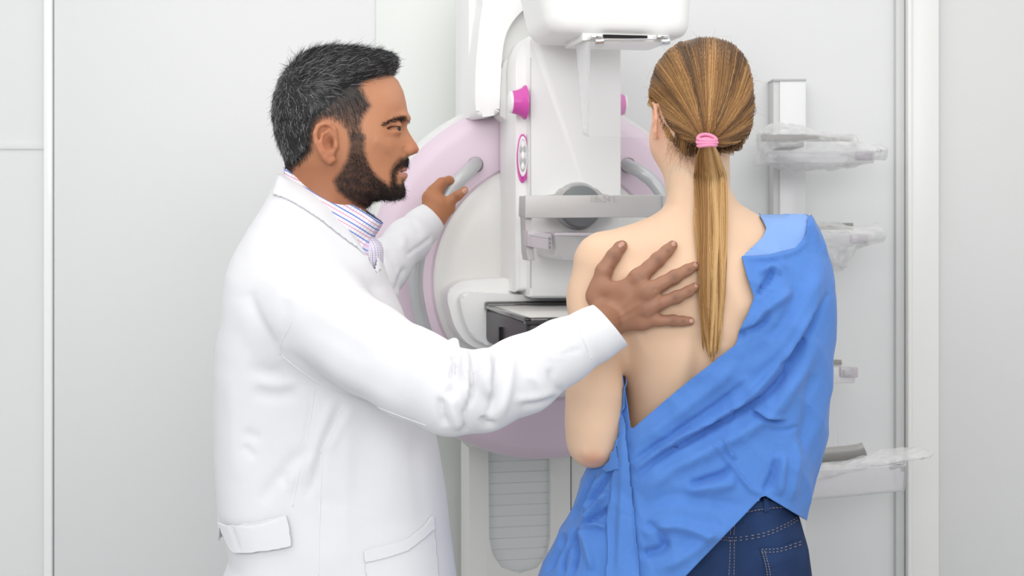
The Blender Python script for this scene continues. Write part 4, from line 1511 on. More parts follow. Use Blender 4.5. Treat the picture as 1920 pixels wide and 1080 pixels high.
def doc_head(g0):
    g = mirror_g(g0, YD)
    d = inflate(g0, YD, head_poly, head_ctrl, 2.1)
    # brow, socket, cheek, lids
    d = smin(d, chain(g, [S(763, 223, .006), S(758, 224, .024), S(742, 228, .042)], [.004, .005, .004], .01), .012)
    d = smax(d, -ell(g, S(757, 243, .031), (.013, .013, .009)), .010)
    ball = S(741, 243.5, .0325)
    X, Y, Z = g
    rb = np.sqrt((X - ball[0]) ** 2 + (Y - ball[1]) ** 2 + (Z - ball[2]) ** 2)
    lid = rb - 0.0142
    slit = ell(g, S(747, 244, .043), (.0155, .02, .0029))
    d = smin(d, lid, .006)
    d = smax(d, -smax(slit, -(rb - .0122), .001), .0015)
    # nose wing, nostril
    d = smin(d, ell(g, S(768, 282.5, .0125), (.0092, .0065, .0075)), .004)
    d = smax(d, -ell(g, S(774, 290, .006), (.005, .0035, .003)), .003)
    # lips
    d = smin(d, chain(g, [S(759, 318, 0), S(757, 318, .008), S(744, 322, .021)], [.0042, .0042, .002], .003), .004)
    d = smin(d, chain(g, [S(758, 329, 0), S(755, 329, .009), S(744, 323, .021)], [.0055, .005, .002], .003), .004)
    d = smax(d, -ell(g, S(760, 322.5, 0), (.013, .02, .0011)), .0015)
    # ear
    ear = chain(g, [S(641, 264, .072), S(639, 248, .078), S(630, 239, .082), S(620, 237.5, .085), S(610, 243, .088), S(605, 256, .089), S(607, 272, .088), S(614, 288, .085), S(622, 300, .081), S(630, 306, .077), S(636, 303, .073)],
                [.0028, .003, .0032, .0034, .0035, .0036, .0034, .0032, .0036, .0045, .004], .002)
    plate = ell(g, S(624, 272, .074), (.0155, .0085, .030))
    con = ell(g, S(630, 273, .086), (.0085, .013, .013))
    sc = ell(g, S(622, 252, .088), (.007, .007, .010))
    plate = smax(smax(plate, -con, .004), -sc, .004)
    anti = chain(g, [S(627, 251, .081), S(617, 258, .085), S(615, 272, .086), S(619, 286, .083), S(627, 293, .079)], [.0024, .0026, .0027, .0026, .0024], .002)
    trag = ell(g, S(640, 277, .073), (.0045, .006, .006))
    e = smin(smin(smin(plate, ear, .004), anti, .004), trag, .004)
    return smin(d, e, .004)


a, b = P(500, 500, YD), P(800, 90, YD)
V, Q = sdf_mesh(doc_head, (a[0], YD - .10, a[2]), (b[0], YD + .10, b[2]), 0.0019)
V = smooth(V, Q, 1)
V = folds(V, Q, [([(759, 275), (756, 283), (759, 291)], 2.2, -1.2, 'r'), ([(722, 285), (732, 300), (737, 318)], 5, -1.2, 'r'), ([(757, 292), (745, 303), (738, 318)], 3.5, -1.3, 'r'), ([(722, 255), (738, 257), (752, 252)], 4, -1.0, 'r'), ([(750, 236), (740, 235), (728, 240)], 2, -1.2, 'r'), ([(700, 262), (720, 272), (740, 280)], 10, 1.5, 'r'), ([(680, 200), (700, 225), (715, 240)], 9, -1.0, 'r'), ([(655, 320), (665, 350), (690, 370)], 8, 1.0, 'r')])
Vhd, Qhd = V, Q
u = 960 + F * V[:, 0] / YD
v = HY - (V[:, 2] - CZ) * F / YD
SKD = lin((188, 130, 96))


def soft(poly, wd):
    return np.clip(poly_sd(u, v, poly) / wd + 0.5, 0, 1)


def mixc(C, c, wgt): return C * (1 - wgt[:, None]) + np.asarray(c)[None, :] * wgt[:, None]


C = skin_cols(V, SKD, 4, 0.04)
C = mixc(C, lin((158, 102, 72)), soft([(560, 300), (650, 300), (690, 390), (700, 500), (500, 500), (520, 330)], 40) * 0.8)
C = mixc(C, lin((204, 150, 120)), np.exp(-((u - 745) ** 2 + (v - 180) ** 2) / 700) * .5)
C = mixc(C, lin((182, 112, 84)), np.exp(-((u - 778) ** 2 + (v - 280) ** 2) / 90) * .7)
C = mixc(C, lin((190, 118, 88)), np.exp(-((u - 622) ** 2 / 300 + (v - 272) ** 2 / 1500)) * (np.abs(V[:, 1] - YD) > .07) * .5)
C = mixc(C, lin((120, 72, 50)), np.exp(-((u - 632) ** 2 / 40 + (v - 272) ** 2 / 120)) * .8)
sideb = [(664, 255), (692, 258), (691, 285), (696, 305), (704, 322), (720, 338), (732, 350), (737, 335), (736, 322), (742, 312), (755, 297), (768, 295), (772, 300), (769, 309), (757, 313), (747, 320), (744, 333), (748, 346), (752, 345), (758, 338), (763, 352), (762, 370), (742, 382), (712, 380), (690, 392), (664, 378), (640, 358), (634, 340), (648, 322), (660, 300), (664, 278)]
bw = soft(sideb, 10)
bnoise = 0.9 + 0.1 * noise3(V, 300, 9, 2)
C = mixc(C, lin((48, 36, 33)), np.clip(bw * bnoise, 0, 1) * .95)
hair_reg = [(745, 100), (742, 140), (730, 147), (708, 152), (690, 158), (684, 172), (694, 190), (702, 204), (690, 222), (684, 240), (690, 262), (668, 266), (662, 250), (652, 234), (636, 226), (616, 226), (602, 240), (596, 262), (596, 285), (582, 300), (562, 314), (541, 326), (500, 330), (480, 80), (745, 60)]
hw = soft(hair_reg, 12)
fade = np.clip((v - 190) / 60, 0, 1) * np.clip((u - 600) / 60, 0, 1)
C = mixc(C, lin((52, 45, 42)), np.clip(hw * (1 - .35 * fade), 0, 1))
C = mixc(C, lin((70, 48, 40)), soft([(724, 236), (735, 229), (752, 222), (765, 220), (765, 226), (755, 228), (738, 233), (726, 239)], 5) * .75)
lips = np.exp(-(np.maximum(0, np.abs(v - 324) - 6) / 2.5) ** 2) * (u > 743) * (u < 765) * (np.abs(V[:, 1] - YD) < .022)
lips = lips * np.clip((u - 745) / 5, 0, 1)
C = mixc(C, lin((186, 128, 118)), lips * .9)
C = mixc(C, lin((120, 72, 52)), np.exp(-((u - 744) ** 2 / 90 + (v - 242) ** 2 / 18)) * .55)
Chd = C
# ---- eyebrow, hair and beard strands
Nd = normals(V, Q)
lat = np.abs(V[:, 1] - YD)


def sample(wgt, n, seed):
    r = np.random.default_rng(seed)
    p = wgt / wgt.sum()
    i = r.choice(len(p), n, p=p)
    j = Q[r.integers(0, 4, n) * 0 + 0] if False else None
    return i, r


Wd_ = (lat > 0.002) * 1.0
# eyebrow
br = soft([(724, 237), (737, 229), (752, 223), (765, 221), (765, 226), (755, 229), (740, 233), (726, 239)], 4) * (lat > .004)
i, r = sample(br, 900, 31)
dr = np.tile([-0.85, 0, 0.1], (len(i), 1)) + np.stack([0 * v[i], 0 * v[i], -0.4 * np.clip((745 - u[i]) / 20, 0, 1)], 1)
dr = dr - Nd[i] * (dr * Nd[i]).sum(1)[:, None]
rt = V[i] + r.normal(size=(len(i), 3)) * .0006
EB = strands(rt, dr, Nd[i], .0055, .0002, np.tile(lin((38, 28, 25)), (len(i), 1)), 3, .25, .3, 0, 32)
# lashes
ly = np.array([S(x, 240.5 + max(0, 741 - x) * .35, .0325 + .0136 * math.sqrt(max(0, 1 - ((x - 741) / 15.5) ** 2))) for x in np.linspace(731, 755, 60)])
EL = strands(ly, np.tile([.5, -.6, -.1], (60, 1)), np.tile([.3, -.6, .3], (60, 1)), .005, .00022, np.tile(lin((20, 15, 14)), (60, 1)), 3, .2, .3, -.3, 33)
# beard
bm_ = soft(sideb, 9) ** 1.3 * (0.4 + 0.6 * (v > 290))
i, r = sample(bm_, 11000, 41)
U_, V_u = u[i], v[i]
dx = np.where(U_ > 725, .35, .45)
dz = np.where(V_u > 365, -.35, -.85)
must = (V_u < 316) & (U_ > 738)
dr = np.stack([np.where(must, -.35, dx), 0 * dx, np.where(must, -.85, dz)], 1)
dr = dr - Nd[i] * (dr * Nd[i]).sum(1)[:, None]
rt = V[i] + r.normal(size=(len(i), 3)) * .0007
ln = np.where(must, .008, np.where(U_ > 715, .0075, .0050)) * np.clip(bm_[i] * 1.3, .5, 1)
bc = np.outer(r.uniform(.6, 1.5, len(i)), lin((34, 26, 24)))
bc[(U_ < 690) & (r.random(len(i)) < .3)] = lin((92, 66, 54))
BD = strands(rt, dr, Nd[i], ln, .00021, bc, 3, .5, .45, 0, 42)

# ---- hair volume
hair_out = [(741, 131), (746, 122), (744, 108), (736, 99), (715, 95), (700, 94), (690, 92), (660, 88), (625, 86), (590, 92), (560, 105), (541, 124), (526, 146), (517, 172), (512, 200), (511, 222), (515, 245), (520, 266), (530, 292), (540, 322), (560, 360), (640, 330), (690, 290), (700, 240), (716, 200), (730, 160)]


def doc_hair(g):
    d = inflate(g, YD, hair_out, [(600, 150, .083, 96, 0), (600, 205, .080, 96, 0), (540, 220, .075, 74, 0), (690, 130, .072, 64, 0), (725, 120, .062, 40, 0), (640, 240, .071, 80, 0), (600, 290, .068, 70, 0), (690, 190, .062, 60, 0)], 2.0)
    x, z = g[0][:, 0, 0], g[2][0, 0, :]
    U = (x / YD * F + 960)[:, None] + 0 * z[None, :]
    W = (HY - (z - CZ) * F / YD)[None, :] + 0 * x[:, None]
    s = poly_sd(U, W, [(752, 118), (744, 132), (738, 142), (722, 146), (705, 151), (690, 158), (683, 172), (690, 188), (680, 205), (664, 216), (640, 220), (616, 223), (600, 236), (592, 258), (588, 280), (572, 300), (556, 312), (541, 322), (480, 330), (480, 60), (752, 60)])
    return smax(d, (-s * YD / F)[:, None, :].astype(np.float32), 0.006)


V2, Q2 = sdf_mesh(doc_hair, (P(495, 0, YD)[0], YD - .1, P(0, 335, YD)[2]), (P(765, 0, YD)[0], YD + .1, P(0, 70, YD)[2]), 0.0024)
N2 = normals(V2, Q2)
V2 = V2 + N2 * (noise3(V2, 160, 5, 3) * .0016 - .001)[:, None]
uh = 960 + F * V2[:, 0] / YD
vh = HY - (V2[:, 2] - CZ) * F / YD
hc0 = np.outer(.85 + .3 * noise3(V2, 300, 6, 2), lin((38, 37, 38)))
r = np.random.default_rng(51)
nh = 15000
wgt = np.clip(1.2 - (vh - 210) / 200, .4, 1.2)
i = r.choice(len(V2), nh, p=wgt / wgt.sum())
cx, cy = 610., 190.
dxn, dzn = (uh[i] - cx), (cy - vh[i])
top = np.clip((dzn + 30) / 70, 0, 1) * np.clip((uh[i] - 520) / 60, 0, 1)
dr = np.stack([.95 * top + .20 * (1 - top), 0 * top, -.85 * (1 - top) + .15 * top], 1)
dr[:, 1] += np.sign(YD - V2[i, 1]) * -1 * .0 + r.normal(size=nh) * .25
dr = dr - N2[i] * (dr * N2[i]).sum(1)[:, None] * .9
ln = np.where(top > .4, np.where(uh[i] > 705, .010, .017), .010) * np.clip(1.15 - (vh[i] - 200) / 200, .55, 1)
base = np.outer(r.uniform(.45, 1.5, nh), lin((36, 35, 37)))
grey = r.random(nh) < (.11 + .19 * np.clip((uh[i] < 640) * (vh[i] > 120), 0, 1))
base[grey] = np.outer(r.uniform(.6, 1.2, grey.sum()), lin((168, 168, 170)))
HS = strands(V2[i], dr, N2[i], ln, r.uniform(.00018, .00034, nh) if False else .00027, base, 4, .38, .34, 0, 52)
# short faded hair on the temples and behind the ear
tm = soft([(700, 200), (686, 222), (682, 240), (690, 262), (668, 266), (660, 248), (648, 232), (628, 224), (612, 226), (600, 244), (594, 270), (594, 290), (575, 305), (545, 326), (540, 300), (585, 270), (595, 230), (640, 205), (684, 175)], 8) * (lat > .02)
i, r = sample(tm, 3500, 61)
dr = np.tile([.25, 0, -.9], (len(i), 1)); dr = dr - Nd[i] * (dr * Nd[i]).sum(1)[:, None]
TS = strands(V[i], dr, Nd[i], .006, .0002, np.outer(r.uniform(.6, 1.8, len(i)), lin((44, 38, 36))), 3, .3, .3, 0, 62)

# ---- the hand on the patient's back
def on_back(px, py, off):
    l, n_ = hit(bvh_w, px, py, 2.235)
    return np.array([(px - 960) / F * (l[1] - off), l[1] - off, CZ - (py - HY) / F * (l[1] - off)])


FG = {
    'thumb': [(1118, 552, 16, .016), (1132, 508, 14.5, .014), (1150, 480, 12.5, .0115), (1162, 464, 10.5, .010), (1167, 460, 9, .009)],
    'index': [(1196, 522, 14, .0155), (1217, 502, 12.5, .0145), (1233, 487, 12.2, .0135), (1250, 471, 10.6, .0105), (1261, 460, 8.8, .0085)],
    'middle': [(1214, 548, 14, .0165), (1242, 531, 11.6, .0150), (1265, 519, 11.4, .0140), (1289, 506, 9.6, .0105), (1302, 499, 8.2, .0085)],
    'ring': [(1214, 578, 13.5, .0160), (1243, 566, 10.6, .0145), (1269, 557, 10.6, .0135), (1290, 547, 9.2, .0105), (1303, 538, 7.8, .0085)],
    'little': [(1204, 602, 12.5, .0145), (1236, 601, 10, .012), (1262, 601, 9.4, .0115), (1280, 602, 8.6, .0095), (1294, 602, 7.6, .008)],
}
wrist = on_back(1142, 598, .026)
wrist2 = P(1085, 640, 2.10)


def near_hand(g):
    d = None
    for nm, rows in FG.items():
        pts = [on_back(a, b, o) for a, b, r_, o in rows]
        c = chain(g, pts, [px_r(r_ * 1.09, 2.22) for a, b, r_, o in rows], .004)
        kk = pts[2]
        if nm != 'thumb': c = smin(c, ell(g, kk, (px_r(rows[2][2], 2.22) * 1.05,) * 3), .004)
        d = c if d is None else smin(d, c, .0045)
    for nm, r0 in (('index', 17), ('middle', 18), ('ring', 18), ('little', 17)):
        a_, b_, r_, o = FG[nm][0]
        d = smin(d, cap(g, wrist, on_back(a_, b_, o), px_r(25, 2.22), px_r(r0, 2.22) * .95, 1.45), .012)
    a_, b_, r_, o = FG['thumb'][0]
    d = smin(d, cap(g, wrist, on_back(a_, b_ + 6, o), px_r(24, 2.22), px_r(18, 2.22), 1.3), .012)
    d = smin(d, cap(g, on_back(1122, 540, .02), on_back(1175, 545, .018), px_r(14, 2.22), px_r(18, 2.22), 1.6), .012)
    d = smin(d, cap(g, wrist, wrist2, px_r(31, 2.2), px_r(34, 2.15), 1.15), .012)
    return d


a, b = P(1060, 690, 2.2), P(1320, 440, 2.2)
V, Q = sdf_mesh(near_hand, (a[0], 2.05, a[2]), (b[0], 2.30, b[2]), 0.0013)
V = smooth(V, Q, 5)
hs = []
for (x, y, ax) in ((1234, 487, 45), (1265, 519, 27), (1268, 557, 20), (1262, 601, -2), (1150, 480, 60), (1252, 470, 42), (1292, 505, 25), (1292, 546, 22), (1281, 602, 0)):
    t = math.radians(ax)
    nx, ny = math.sin(t), math.cos(t)
    for o in (-3.5, 0, 3.5):
        cxk, cyk = x + o * math.cos(t), y - o * math.sin(t)
        hs.append(([(cxk - nx * 7, cyk - ny * 7), (cxk + nx * 7, cyk + ny * 7)], 1.4, -.35, 'r'))
hs += [([(1150, 590), (1180, 560), (1205, 535)], 4, .7, 'r'), ([(1150, 600), (1190, 575), (1215, 556)], 4, .7, 'r'), ([(1150, 610), (1190, 592), (1215, 582)], 4, .6, 'r'), ([(1150, 504), (1165, 514), (1190, 518)], 4, -.8, 'r'), ([(1224, 545), (1232, 540)], 4, -1, 'r'),
       ([(1148, 500), (1152, 512)], 3, -1, 'r')]
V = folds(V, Q, hs)
uv = proj(V)
C = skin_cols(V, lin((162, 118, 94)), 8, .05)
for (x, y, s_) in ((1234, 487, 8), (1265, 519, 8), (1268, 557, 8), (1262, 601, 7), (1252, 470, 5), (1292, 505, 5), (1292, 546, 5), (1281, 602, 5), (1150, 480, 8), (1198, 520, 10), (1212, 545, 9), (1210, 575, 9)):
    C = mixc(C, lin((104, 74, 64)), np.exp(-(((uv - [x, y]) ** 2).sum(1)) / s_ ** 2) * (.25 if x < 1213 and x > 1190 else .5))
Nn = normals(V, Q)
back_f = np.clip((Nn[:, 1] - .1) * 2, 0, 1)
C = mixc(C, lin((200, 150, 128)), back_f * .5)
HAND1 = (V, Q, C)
bvh_n = bvh_of(V, Q)

# ---- the far hand closed round the grab handle
DZ = 0.0
tube_c = [mach_pt for mach_pt in [M(868, 332, -0.075), M(848, 352, -0.085), M(832, 378, -0.092), M(806, 425, -0.09)]]


def mw(p):
    return np.array([MO[0] + p[0] * MC - p[1] * MS, MO[1] + p[0] * MS + p[1] * MC, p[2]])


tw = [mw(p) for p in tube_c]
YH = tw[2][1]


def far_hand(g):
    Y0 = YH
    rr = lambda r_: px_r(r_, Y0)
    pt = lambda x, y, dy: P(x, y, Y0 + dy)
    d = chain(g, [pt(812, 405, -.035), pt(822, 385, -.035)], [rr(21), rr(21)], .01, 1.1)
    d = smin(d, chain(g, [pt(812, 405, -.035), pt(808, 372, -.028), pt(826, 348, -.012)], [rr(20), rr(15), rr(10)], .01), .012)
    d = smin(d, chain(g, [pt(822, 400, -.03), pt(840, 390, -.03)], [rr(19), rr(14)], .01), .012)
    d = smin(d, cap(g, pt(812, 405, -.035), P(775, 450, Y0 - .10), rr(23), rr(25)), .012)
    # thumb over the near side
    d = smin(d, chain(g, [pt(834, 390, -.032), pt(846, 376, -.036), pt(858, 367, -.036), pt(871, 357, -.032)], [rr(11.5), rr(9.5), rr(9), rr(7.6)], .004), .006)
    # index finger curling over the tube, then three more behind it
    d = smin(d, chain(g, [pt(812, 358, -.022), pt(828, 342, -.016), pt(842, 338, .0), pt(852, 346, .018), pt(850, 360, .024)], [rr(11), rr(9), rr(8.2), rr(8), rr(7)], .004), .007)
    for k in range(1, 4):
        ox, oy = -9 * k, 15 * k
        d = smin(d, chain(g, [pt(806 + ox * .3, 366 + oy, -.012), pt(818 + ox, 352 + oy, .022), pt(838 + ox, 356 + oy, .034), pt(852 + ox, 368 + oy, .024)], [rr(10), rr(8.6), rr(8), rr(7)], .004), .006)
    return d


a, b = P(755, 470, YH), P(890, 315, YH)
V, Q = sdf_mesh(far_hand, (a[0], YH - .13, a[2]), (b[0], YH + .06, b[2]), 0.0017)
V = smooth(V, Q, 2)
C = skin_cols(V, lin((176, 118, 82)), 12, .05)
uv = proj(V)
C = mixc(C, lin((120, 80, 62)), np.exp(-(((uv - [857, 368]) ** 2).sum(1)) / 40) * .5)
HAND2 = (V, Q, C)
bvh_f = bvh_of(V, Q)

# ---- hidden core that joins head, arms and legs under the clothes
core_prof = [(500, 500), (560, 410), (650, 420), (700, 560), (740, 700), (760, 860), (770, 1000), (780, 1150), (490, 1150), (480, 1000), (470, 700)]


def core(g):
    d = inflate(g, YD, core_prof, [(600, 440, .07, 70, 0), (600, 600, .12, 90, 0), (620, 900, .10, 90, 0), (620, 1100, .11, 90, 0)], 2)
    d = smin(d, chain_px(g, [(590, 590, 2.16, 45), (700, 670, 2.08, 40), (850, 735, 2.03, 38), (990, 695, 2.07, 34), (1120, 622, 2.12, 28)], .02), .03)
    d = smin(d, chain_px(g, [(610, 560, 2.42, 45), (690, 560, 2.58, 34), (752, 470, 2.70, 28), (785, 435, YH - .07, 22)], .02), .03)
    for s_ in (-1, 1):
        d = smin(d, chain(g, [P(630, 1080, YD) + [0, .09 * s_, 0], (P(630, 0, YD)[0] + .01, YD + .1 * s_, .48), (P(625, 0, YD)[0], YD + .1 * s_, .1)], [.08, .06, .045], .02), .03)
    return d


V, Q = sdf_mesh(core, (-.52, 1.93, .02), (.28, 2.92, 1.42), 0.009)
V = smooth(V, Q, 2)
CORE = (V, Q, np.tile(SKD, (len(V), 1)))
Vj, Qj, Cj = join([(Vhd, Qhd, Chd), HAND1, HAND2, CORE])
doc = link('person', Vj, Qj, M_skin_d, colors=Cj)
tag(doc, 'bearded man in a white lab coat with one hand on the other person\'s back', 'person')
HJ = join([(V2, Q2, hc0), HS, TS])
h_ = link('hair', *HJ[:2], M_hair, doc, colors=HJ[2]); h_['label'] = 'short black hair flecked with grey'
BJ = join([BD])
link('beard', *BJ[:2], M_hair, doc, colors=BJ[2])
EJ = join([EB, EL])
link('eyebrow', *EJ[:2], M_hair, doc, colors=EJ[2])
for s_ in (-1, 1):
    bm = bmesh.new()
    bmesh.ops.create_uvsphere(bm, u_segments=24, v_segments=16, radius=.0118)
    c = S(741, 243.5, .0325 * s_)
    for v_ in bm.verts: v_.co = v_.co + Vector(c)
    o = bm_link('eye', bm, M_eye, doc)
    bm = bmesh.new()
    bmesh.ops.create_uvsphere(bm, u_segments=20, v_segments=12, radius=.0062)
    for v_ in bm.verts: v_.co = Vector((v_.co.x * .6, v_.co.y * .75, v_.co.z * .8)) + Vector(c + np.array([.0088, -.0055 * s_, 0]))
    bm_link('iris', bm, M_iris, o)

# fingernails
def nail(bvh, x, y, ang_, L, Wn, Y=2.2):
    t = math.radians(ang_)
    ca, sa = math.cos(t), -math.sin(t)
    poly = []
    for k in range(16):
        q = 2 * math.pi * k / 16
        cx_, cy_ = np.sign(math.cos(q)) * abs(math.cos(q)) ** .7 * L, np.sign(math.sin(q)) * abs(math.sin(q)) ** .7 * Wn
        poly.append((x + cx_ * ca - cy_ * sa, y + cx_ * sa + cy_ * ca))
    p = drape_patch(bvh, poly, .0004, 1.0, Y)
    link('fingernail', p[0], p[1], M_nail, doc, solid=.0006)


nail(bvh_n, 1264, 457, 50, 5, 4.3)
nail(bvh_n, 1305, 496, 45, 4.5, 4)
nail(bvh_n, 1306, 535, 60, 4.5, 3.6)
nail(bvh_n, 1297, 602, 10, 4.8, 4.0)
nail(bvh_n, 1165, 459, 35, 6.5, 4)
nail(bvh_f, 872, 358, 40, 6, 5, 2.85)

# ---- striped shirt
def stripe_mat():
    m = bpy.data.materials.new('striped_shirt')
    m.use_nodes = True
    nt = m.node_tree
    bs = nt.nodes['Principled BSDF']
    bs.inputs['Roughness'].default_value = .8
    at = nt.nodes.new('ShaderNodeVertexColor'); at.layer_name = 'Col'
    sp = nt.nodes.new('ShaderNodeSeparateColor')
    nt.links.new(at.outputs['Color'], sp.inputs[0])

    def math_(op, a, b=None):
        n = nt.nodes.new('ShaderNodeMath'); n.operation = op
        for i_, x in enumerate((a, b)):
            if x is None: continue
            if hasattr(x, 'links'): nt.links.new(x, n.inputs[i_])
            else: n.inputs[i_].default_value = x
        return n.outputs[0]
    # red channel counts the stripes across the collar, green the thin cross lines
    def line(src, off, wid):
        return math_('LESS_THAN', math_('FRACT', math_('ADD', src, off)), wid)
    bl = line(sp.outputs[0], 0.0, 0.17)
    pk = line(sp.outputs[0], 0.5, 0.13)
    cr = line(sp.outputs[1], 0.0, 0.16)
    cur = None
    base = nt.nodes.new('ShaderNodeMix'); base.data_type = 'RGBA'
    base.inputs['A'].default_value = (.86, .86, .90, 1); base.inputs['B'].default_value = (.66, .58, .74, 1)
    nt.links.new(cr, base.inputs['Factor'])
    m2 = nt.nodes.new('ShaderNodeMix'); m2.data_type = 'RGBA'
    m2.inputs['B'].default_value = srgb(226, 160, 186)
    nt.links.new(base.outputs['Result'], m2.inputs['A']); nt.links.new(pk, m2.inputs['Factor'])
    m3 = nt.nodes.new('ShaderNodeMix'); m3.data_type = 'RGBA'
    m3.inputs['B'].default_value = srgb(110, 136, 206)
    nt.links.new(m2.outputs['Result'], m3.inputs['A']); nt.links.new(bl, m3.inputs['Factor'])
    nt.links.new(m3.outputs['Result'], bs.inputs['Base Color'])
    return m


M_shirt = stripe_mat()
sh_top = [(541, 318), (560, 327), (590, 340), (612, 353), (636, 366), (660, 380), (682, 393), (700, 405), (716, 417)]
shirt_poly = [(532, 306), (560, 316), (600, 330), (640, 352), (690, 380), (719, 404), (719, 418), (708, 436), (701, 446), (713, 453), (719, 466), (719, 490), (714, 515), (735, 600), (560, 620), (505, 420), (520, 360), (534, 330)]
V, Q = sdf_mesh(lambda g: inflate(g, YD, shirt_poly, [(560, 330, .060, 62, 0), (620, 370, .069, 66, 0), (690, 410, .050, 46, 0), (560, 430, .085, 70, 0), (700, 480, .05, 40, 0), (640, 500, .10, 70, 0)], 2.1), (P(495, 0, YD)[0], YD - .13, P(0, 640, YD)[2]), (P(750, 0, YD)[0], YD + .13, P(0, 295, YD)[2]), .003)
V = smooth(V, Q, 1)


def orth(V): return 960 + F * V[:, 0] / YD, HY - (V[:, 2] - CZ) * F / YD


def side_keep(line, below=True):
    """keep what lies under a line drawn in the side view"""
    L = np.array(line, float)

    def g(V):
        a_, b_ = orth(V)
        return (b_ - np.interp(a_, L[:, 0], L[:, 1])) / 1170.0
    return g


V, Q = clip_mesh(V, Q, side_keep([(480, 290)] + sh_top + [(760, 440)]))
a_, b_ = orth(V)
# stripe coordinates run along the collar band
ar = np.array(sh_top, float)
d1, t1, s1 = seg_dist(np.stack([a_, b_], 1), catmull(ar, 4))
col = np.zeros((len(V), 3))
front = np.clip((a_ - 698) / 6, 0, 1) * np.clip((b_ - 442) / 4, 0, 1)
col[:, 0] = np.where((a_ > 697) & (b_ > 446 + (a_ - 700) * .0), (a_ - 690 - (b_ - 450) * .05 - np.abs(V[:, 1] - YD) * F / YD * .6) / 9.0, d1 / 13.5 + 1.2 - .25)
col[:, 1] = np.where((a_ > 697) & (b_ > 446), b_ / 4.5, t1 * 34)
sh = link('shirt', V, Q, M_shirt, doc, colors=col, solid=.0014)
sh['label'] = 'blue and pink striped shirt'

# ---- lab coat
coat_poly = [(522, 330), (535, 318), (560, 330), (600, 350), (640, 380), (680, 430), (712, 480), (728, 530), (752, 580), (780, 660), (800, 740), (812, 800), (822, 850), (832, 920), (842, 1000), (858, 1100), (880, 1300), (900, 1560), (400, 1560), (402, 1300), (415, 1110), (424, 1072), (438, 1035), (432, 1000), (422, 965), (417, 945), (410, 850), (407, 760), (408, 690), (413, 640), (422, 600), (424, 560), (430, 512), (443, 478), (470, 428), (492, 395), (507, 368)]
coat_ctrl = [(540, 330, .064, 60, 0), (600, 365, .078, 66, 0), (660, 420, .072, 56, 0), (530, 400, .10, 62, 0), (600, 440, .125, 84, 0), (470, 480, .13, 70, 0), (560, 520, .185, 110, 0), (690, 480, .10, 60, 0), (650, 560, .165, 100, 0), (460, 600, .16, 80, 0),
             (720, 600, .13, 80, 0), (600, 700, .16, 110, 0), (450, 760, .15, 90, 0), (770, 780, .13, 80, 0), (620, 860, .155, 120, 0), (440, 940, .15, 90, 0), (810, 940, .14, 90, 0), (640, 1000, .17, 130, 0), (640, 1400, .20, 150, 0), (440, 1100, .16, 90, 0)]
near_sl = [(560, 545, 2.17, 62), (600, 590, 2.125, 84), (690, 655, 2.065, 86), (775, 706, 2.03, 83), (845, 742, 2.02, 75), (905, 736, 2.035, 73), (980, 704, 2.065, 72), (1055, 660, 2.10, 60), (1110, 630, 2.125, 50), (1180, 592, 2.15, 46)]
far_sl = [(640, 520, 2.42, 60), (690, 560, 2.56, 50), (720, 500, 2.64, 44), (765, 452, 2.72, 38), (790, 427, YH - .10, 31), (830, 385, YH - .045, 28)]


def coat_sdf(g):
    d = inflate(g, YD, coat_poly, coat_ctrl, 2.15)
    d = smin(d, chain_px(g, near_sl, .012), .045)
    d = smin(d, chain_px(g, [(785, 640, 2.05, 22), (830, 656, 2.03, 18)], .01), .016)
    d = smin(d, chain_px(g, [(869, 669, 2.03, 16), (872, 700, 1.99, 17)], .01), .012)
    d = smin(d, chain_px(g, [(905, 675, 2.03, 17), (906, 710, 1.985, 16)], .01), .016)
    d = smin(d, chain_px(g, far_sl, .03), .035)
    return d


V, Q = sdf_mesh(coat_sdf, (P(395, 0, YD)[0] - .06, 1.90, .42), (.26, 2.92, P(0, 300, YD)[2]), 0.0042)
V = smooth(V, Q, 2)
cn = noise3(V, 16, 77, 3)
V = V + normals(V, Q) * (.0022 * cn)[:, None]
neck_line = [(400, 250), (522, 326), (540, 331), (560, 337), (590, 351), (625, 378), (646, 404), (674, 443), (692, 470), (704, 492), (713, 508), (716, 520)]
near_cuff = [(300, 0), (1000, 300), (1109, 566), (1124, 573), (1142, 592), (1157, 615), (1166, 638), (1140, 664), (1108, 690), (1060, 2000), (-200, 2000), (-200, 0)]
far_cuff = [(-200, -200), (720, 100), (784, 384), (797, 388), (812, 402), (823, 418), (829, 433), (820, 447), (808, 456), (830, 600), (840, 1500), (-200, 1500)]


def coat_keep(V):
    a_, b_ = orth(V)
    uv = proj(V)
    nl = np.array(neck_line, float)
    g1 = np.where((a_ < 716) & (V[:, 1] < 2.50), b_ - np.interp(a_, nl[:, 0], nl[:, 1]), 50)
    near = (V[:, 1] < 2.30) & (uv[:, 0] > 960)
    far = (V[:, 1] > 2.60)
    g2 = np.where(near, -((V - P(1137, 603, 2.14)) @ np.array([.762, .10, .64])) * 1170, 50)
    g3 = np.where(far, -((V - P(807, 408, YH - .055)) @ np.array([.70, .25, .65])) * 1170, 50)
    g4 = (V[:, 2] - .44) * 1170
    return np.minimum(np.minimum(g1, g2), np.minimum(g3, g4)) / 1170.0


